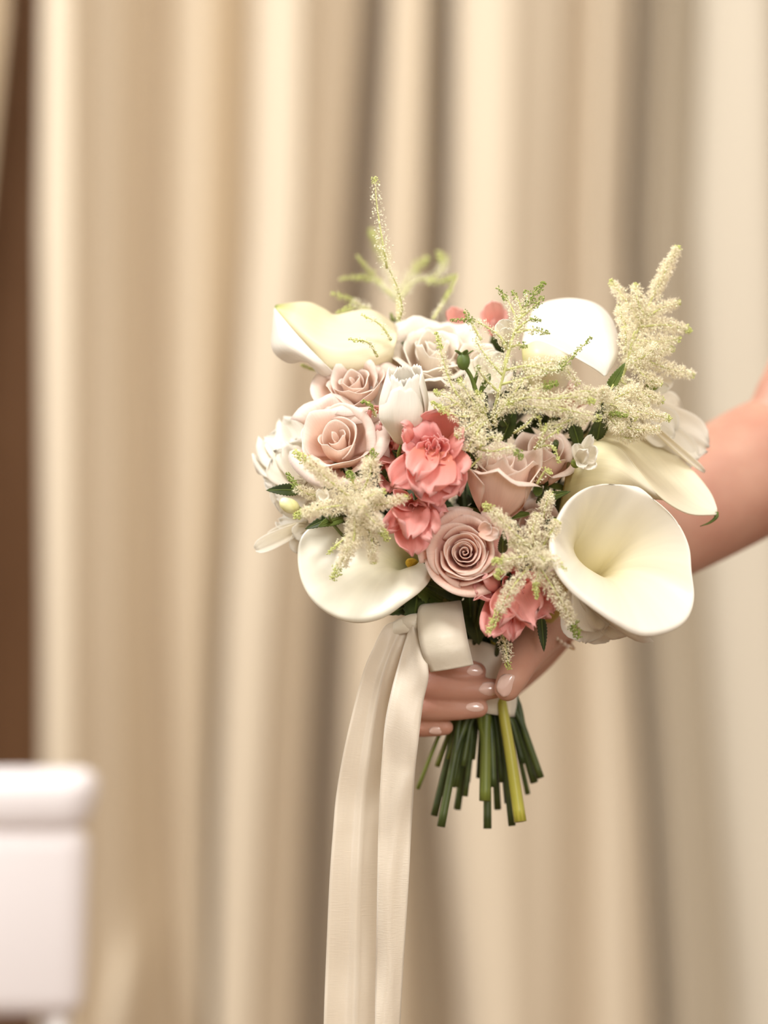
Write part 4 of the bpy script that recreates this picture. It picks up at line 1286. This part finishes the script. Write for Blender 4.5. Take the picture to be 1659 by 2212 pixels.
# ------------------------------------------------------------------ person: bare arm and hand
def capsule_chain(pts, rads, n=18, step=.0018):
    """dense tapered tube with round ends, as vertices and faces"""
    L = sum((Vector(pts[k + 1]) - Vector(pts[k])).length for k in range(len(pts) - 1))
    seg = max(8, int(L / step / 2))
    q = catmull([tuple(p) + (r,) for p, r in zip(pts, rads)], seg)
    c = [Vector(p[:3]) for p in q]
    r = [p[3] for p in q]
    d0 = (c[0] - c[1]).normalized(); d1 = (c[-1] - c[-2]).normalized()
    pre = [(c[0] + d0 * r[0] * math.sin(a), r[0] * math.cos(a)) for a in (1.45, 1.1, .75, .4)]
    post = [(c[-1] + d1 * r[-1] * math.sin(a), r[-1] * math.cos(a)) for a in (.4, .75, 1.1, 1.45)]
    cc = [p for p, _ in pre] + c + [p for p, _ in post]
    rr = [x for _, x in pre] + r + [x for _, x in post]
    V, F, _ = tube_data(cc, rr, n)
    return V, F


def join(parts):
    V, F = [], []
    for v, f in parts:
        o = len(V)
        V += v
        F += [tuple(i + o for i in q) for q in f]
    return V, F


H = []
# palm behind the stems
WR = (1236, 1292, .050)
mcp = [(1002, 1408, .044), (1004, 1452, .046), (1012, 1494, .044), (1028, 1532, .038)]
for (a, r) in zip(mcp, (.0115, .0118, .0112, .0100)):
    H.append(capsule_chain([P(*WR), P((WR[0] + a[0]) / 2 + 10, (WR[1] + a[1]) / 2 + 6, .050), P(*a)], [.019, .0155, r]))
H.append(capsule_chain([P(1215, 1310, .045), P(1140, 1400, .046), P(1090, 1470, .044)], [.018, .018, .014]))
# fingers: knuckle behind, round the left side, tips in front pointing right
H.append(capsule_chain([P(*mcp[0]), P(930, 1415, .036), P(892, 1426, .008), P(925, 1434, -.022), P(980, 1442, -.0305), P(1030, 1450, -.030)], [.0108, .0092, .0088, .0080, .0074, .0062]))
H.append(capsule_chain([P(*mcp[1]), P(925, 1463, .038), P(884, 1474, .008), P(918, 1483, -.024), P(990, 1489, -.0335), P(1066, 1488, -.0345)], [.0112, .0095, .0092, .0088, .0082, .0068]))
H.append(capsule_chain([P(*mcp[2]), P(928, 1512, .036), P(882, 1522, .008), P(912, 1530, -.022), P(975, 1532, -.0305), P(1033, 1529, -.0310)], [.0106, .0090, .0086, .0080, .0075, .0066]))
H.append(capsule_chain([P(*mcp[3]), P(945, 1558, .032), P(893, 1566, .008), P(908, 1570, -.012), P(935, 1571, -.020), P(962, 1571, -.0225)], [.0094, .0078, .0072, .0068, .0062, .0054]))
# thumb and its base, at the right, coming down over the front
H.append(capsule_chain([P(1232, 1300, .040), P(1185, 1340, .018), P(1152, 1382, -.010), P(1128, 1426, -.034), P(1108, 1462, -.048), P(1096, 1486, -.050)],
                       [.021, .0185, .0150, .0112, .0100, .0086]))
H.append(capsule_chain([P(1200, 1325, .040), P(1150, 1400, .030), P(1120, 1440, .010)], [.017, .014, .009]))
# forearm, elbow, upper arm
kk = 1.0
H.append(capsule_chain([P(*WR), P(1290, 1250, .065), P(1360, 1200, .085), P(1460, 1125, .110), P(1570, 1052, .130), P(1660, 1000, .140), P(1712, 978, .145)],
                       [.0235, .0245, .0300, .0390, .0445, .0450, .0420], n=56))
H.append(capsule_chain([P(1712, 975, .145), P(1762, 905, .145), P(1812, 800, .150), P(1880, 600, .160), P(1990, 300, .180), P(2090, 60, .19)],
                       [.0430, .0470, .0480, .0490, .0520, .060], n=56))
V, F = join(H)
body = mesh('person', V, F, M['skin'])
rm = body.modifiers.new('remesh', 'REMESH'); rm.mode = 'VOXEL'; rm.voxel_size = .0011; rm.use_smooth_shade = True
sm = body.modifiers.new('smooth', 'SMOOTH'); sm.iterations = 16; sm.factor = .5
dg = bpy.context.evaluated_depsgraph_get()
dg.update()
me = bpy.data.meshes.new_from_object(body.evaluated_get(dg))
body.modifiers.clear()
me.materials.clear(); me.materials.append(M['skin'])
body.data = me
me.polygons.foreach_set('use_smooth', [True] * len(me.polygons))
tag(body, 'person at right, bare bent arm behind the bouquet, hand gripping its stems', 'person')


def nail(c, along, normal, ln, wd, name='fingernail'):
    a = Vector(along).normalized()
    nn = Vector(normal).normalized()
    nn = (nn - a * nn.dot(a)).normalized()
    s = a.cross(nn)
    V, UV = [], []
    nu, nv = 11, 11
    for j in range(nv):
        v = -1 + 2 * j / (nv - 1)
        for i in range(nu):
            u = -1 + 2 * i / (nu - 1)
            ww = wd * .5 * (1 - abs(v) ** 3.5 * .55)
            V.append(Vector(c) + a * (ln * .5 * v * (1 - .12 * u * u)) + s * (ww * u) - nn * (wd * .30 * u * u + .0010 * v * v * (1 if v > 0 else .5)))
            UV.append((i / 10, j / 10))
    return mesh(name, V, grid_faces(nu, nv), M['nail'], body, UV, solid=.0006)


nail(P(1022, 1451, -.0372), (1, 0, -.05), (0.1, -1, -.1), .0125, .0085)
nail(P(1056, 1491, -.0422), (1, 0, 0), (0.1, -1, -.15), .0130, .0090)
nail(P(1022, 1532, -.0378), (1, 0, .03), (0.1, -1, -.25), .0135, .0095)
nail(P(945, 1583, -.0262), (1, 0, 0), (0, -.85, -.7), .0105, .0066)
nail(P(1098, 1482, -.0592), (-.42, 0, -.9), (0.25, -1, 0.05), .0150, .0125, 'thumbnail')

# bracelet
bc, ba = P(1188, 1360, .008), Vector((.62, -.10, .78)).normalized()
bx, by = perp(ba)
def ring(th, r=.0205):
    return bc + (bx * math.cos(th) + by * math.sin(th)) * r
br = tube('bracelet', [ring(2 * math.pi * k / 36) for k in range(37)], [.00055] * 37, M['gold'], body, 6)
br['label'] = 'thin gold bracelet with small pearls'
tgt = P(1190, 1395, -.004)
th0 = min((k * .05 for k in range(126)), key=lambda q: (ring(q) - tgt).length)
for k in range(-2, 3):
    ball(br, 'pearl', ring(th0 + k * .16, .0212), (.0015,) * 3, 'pearl')
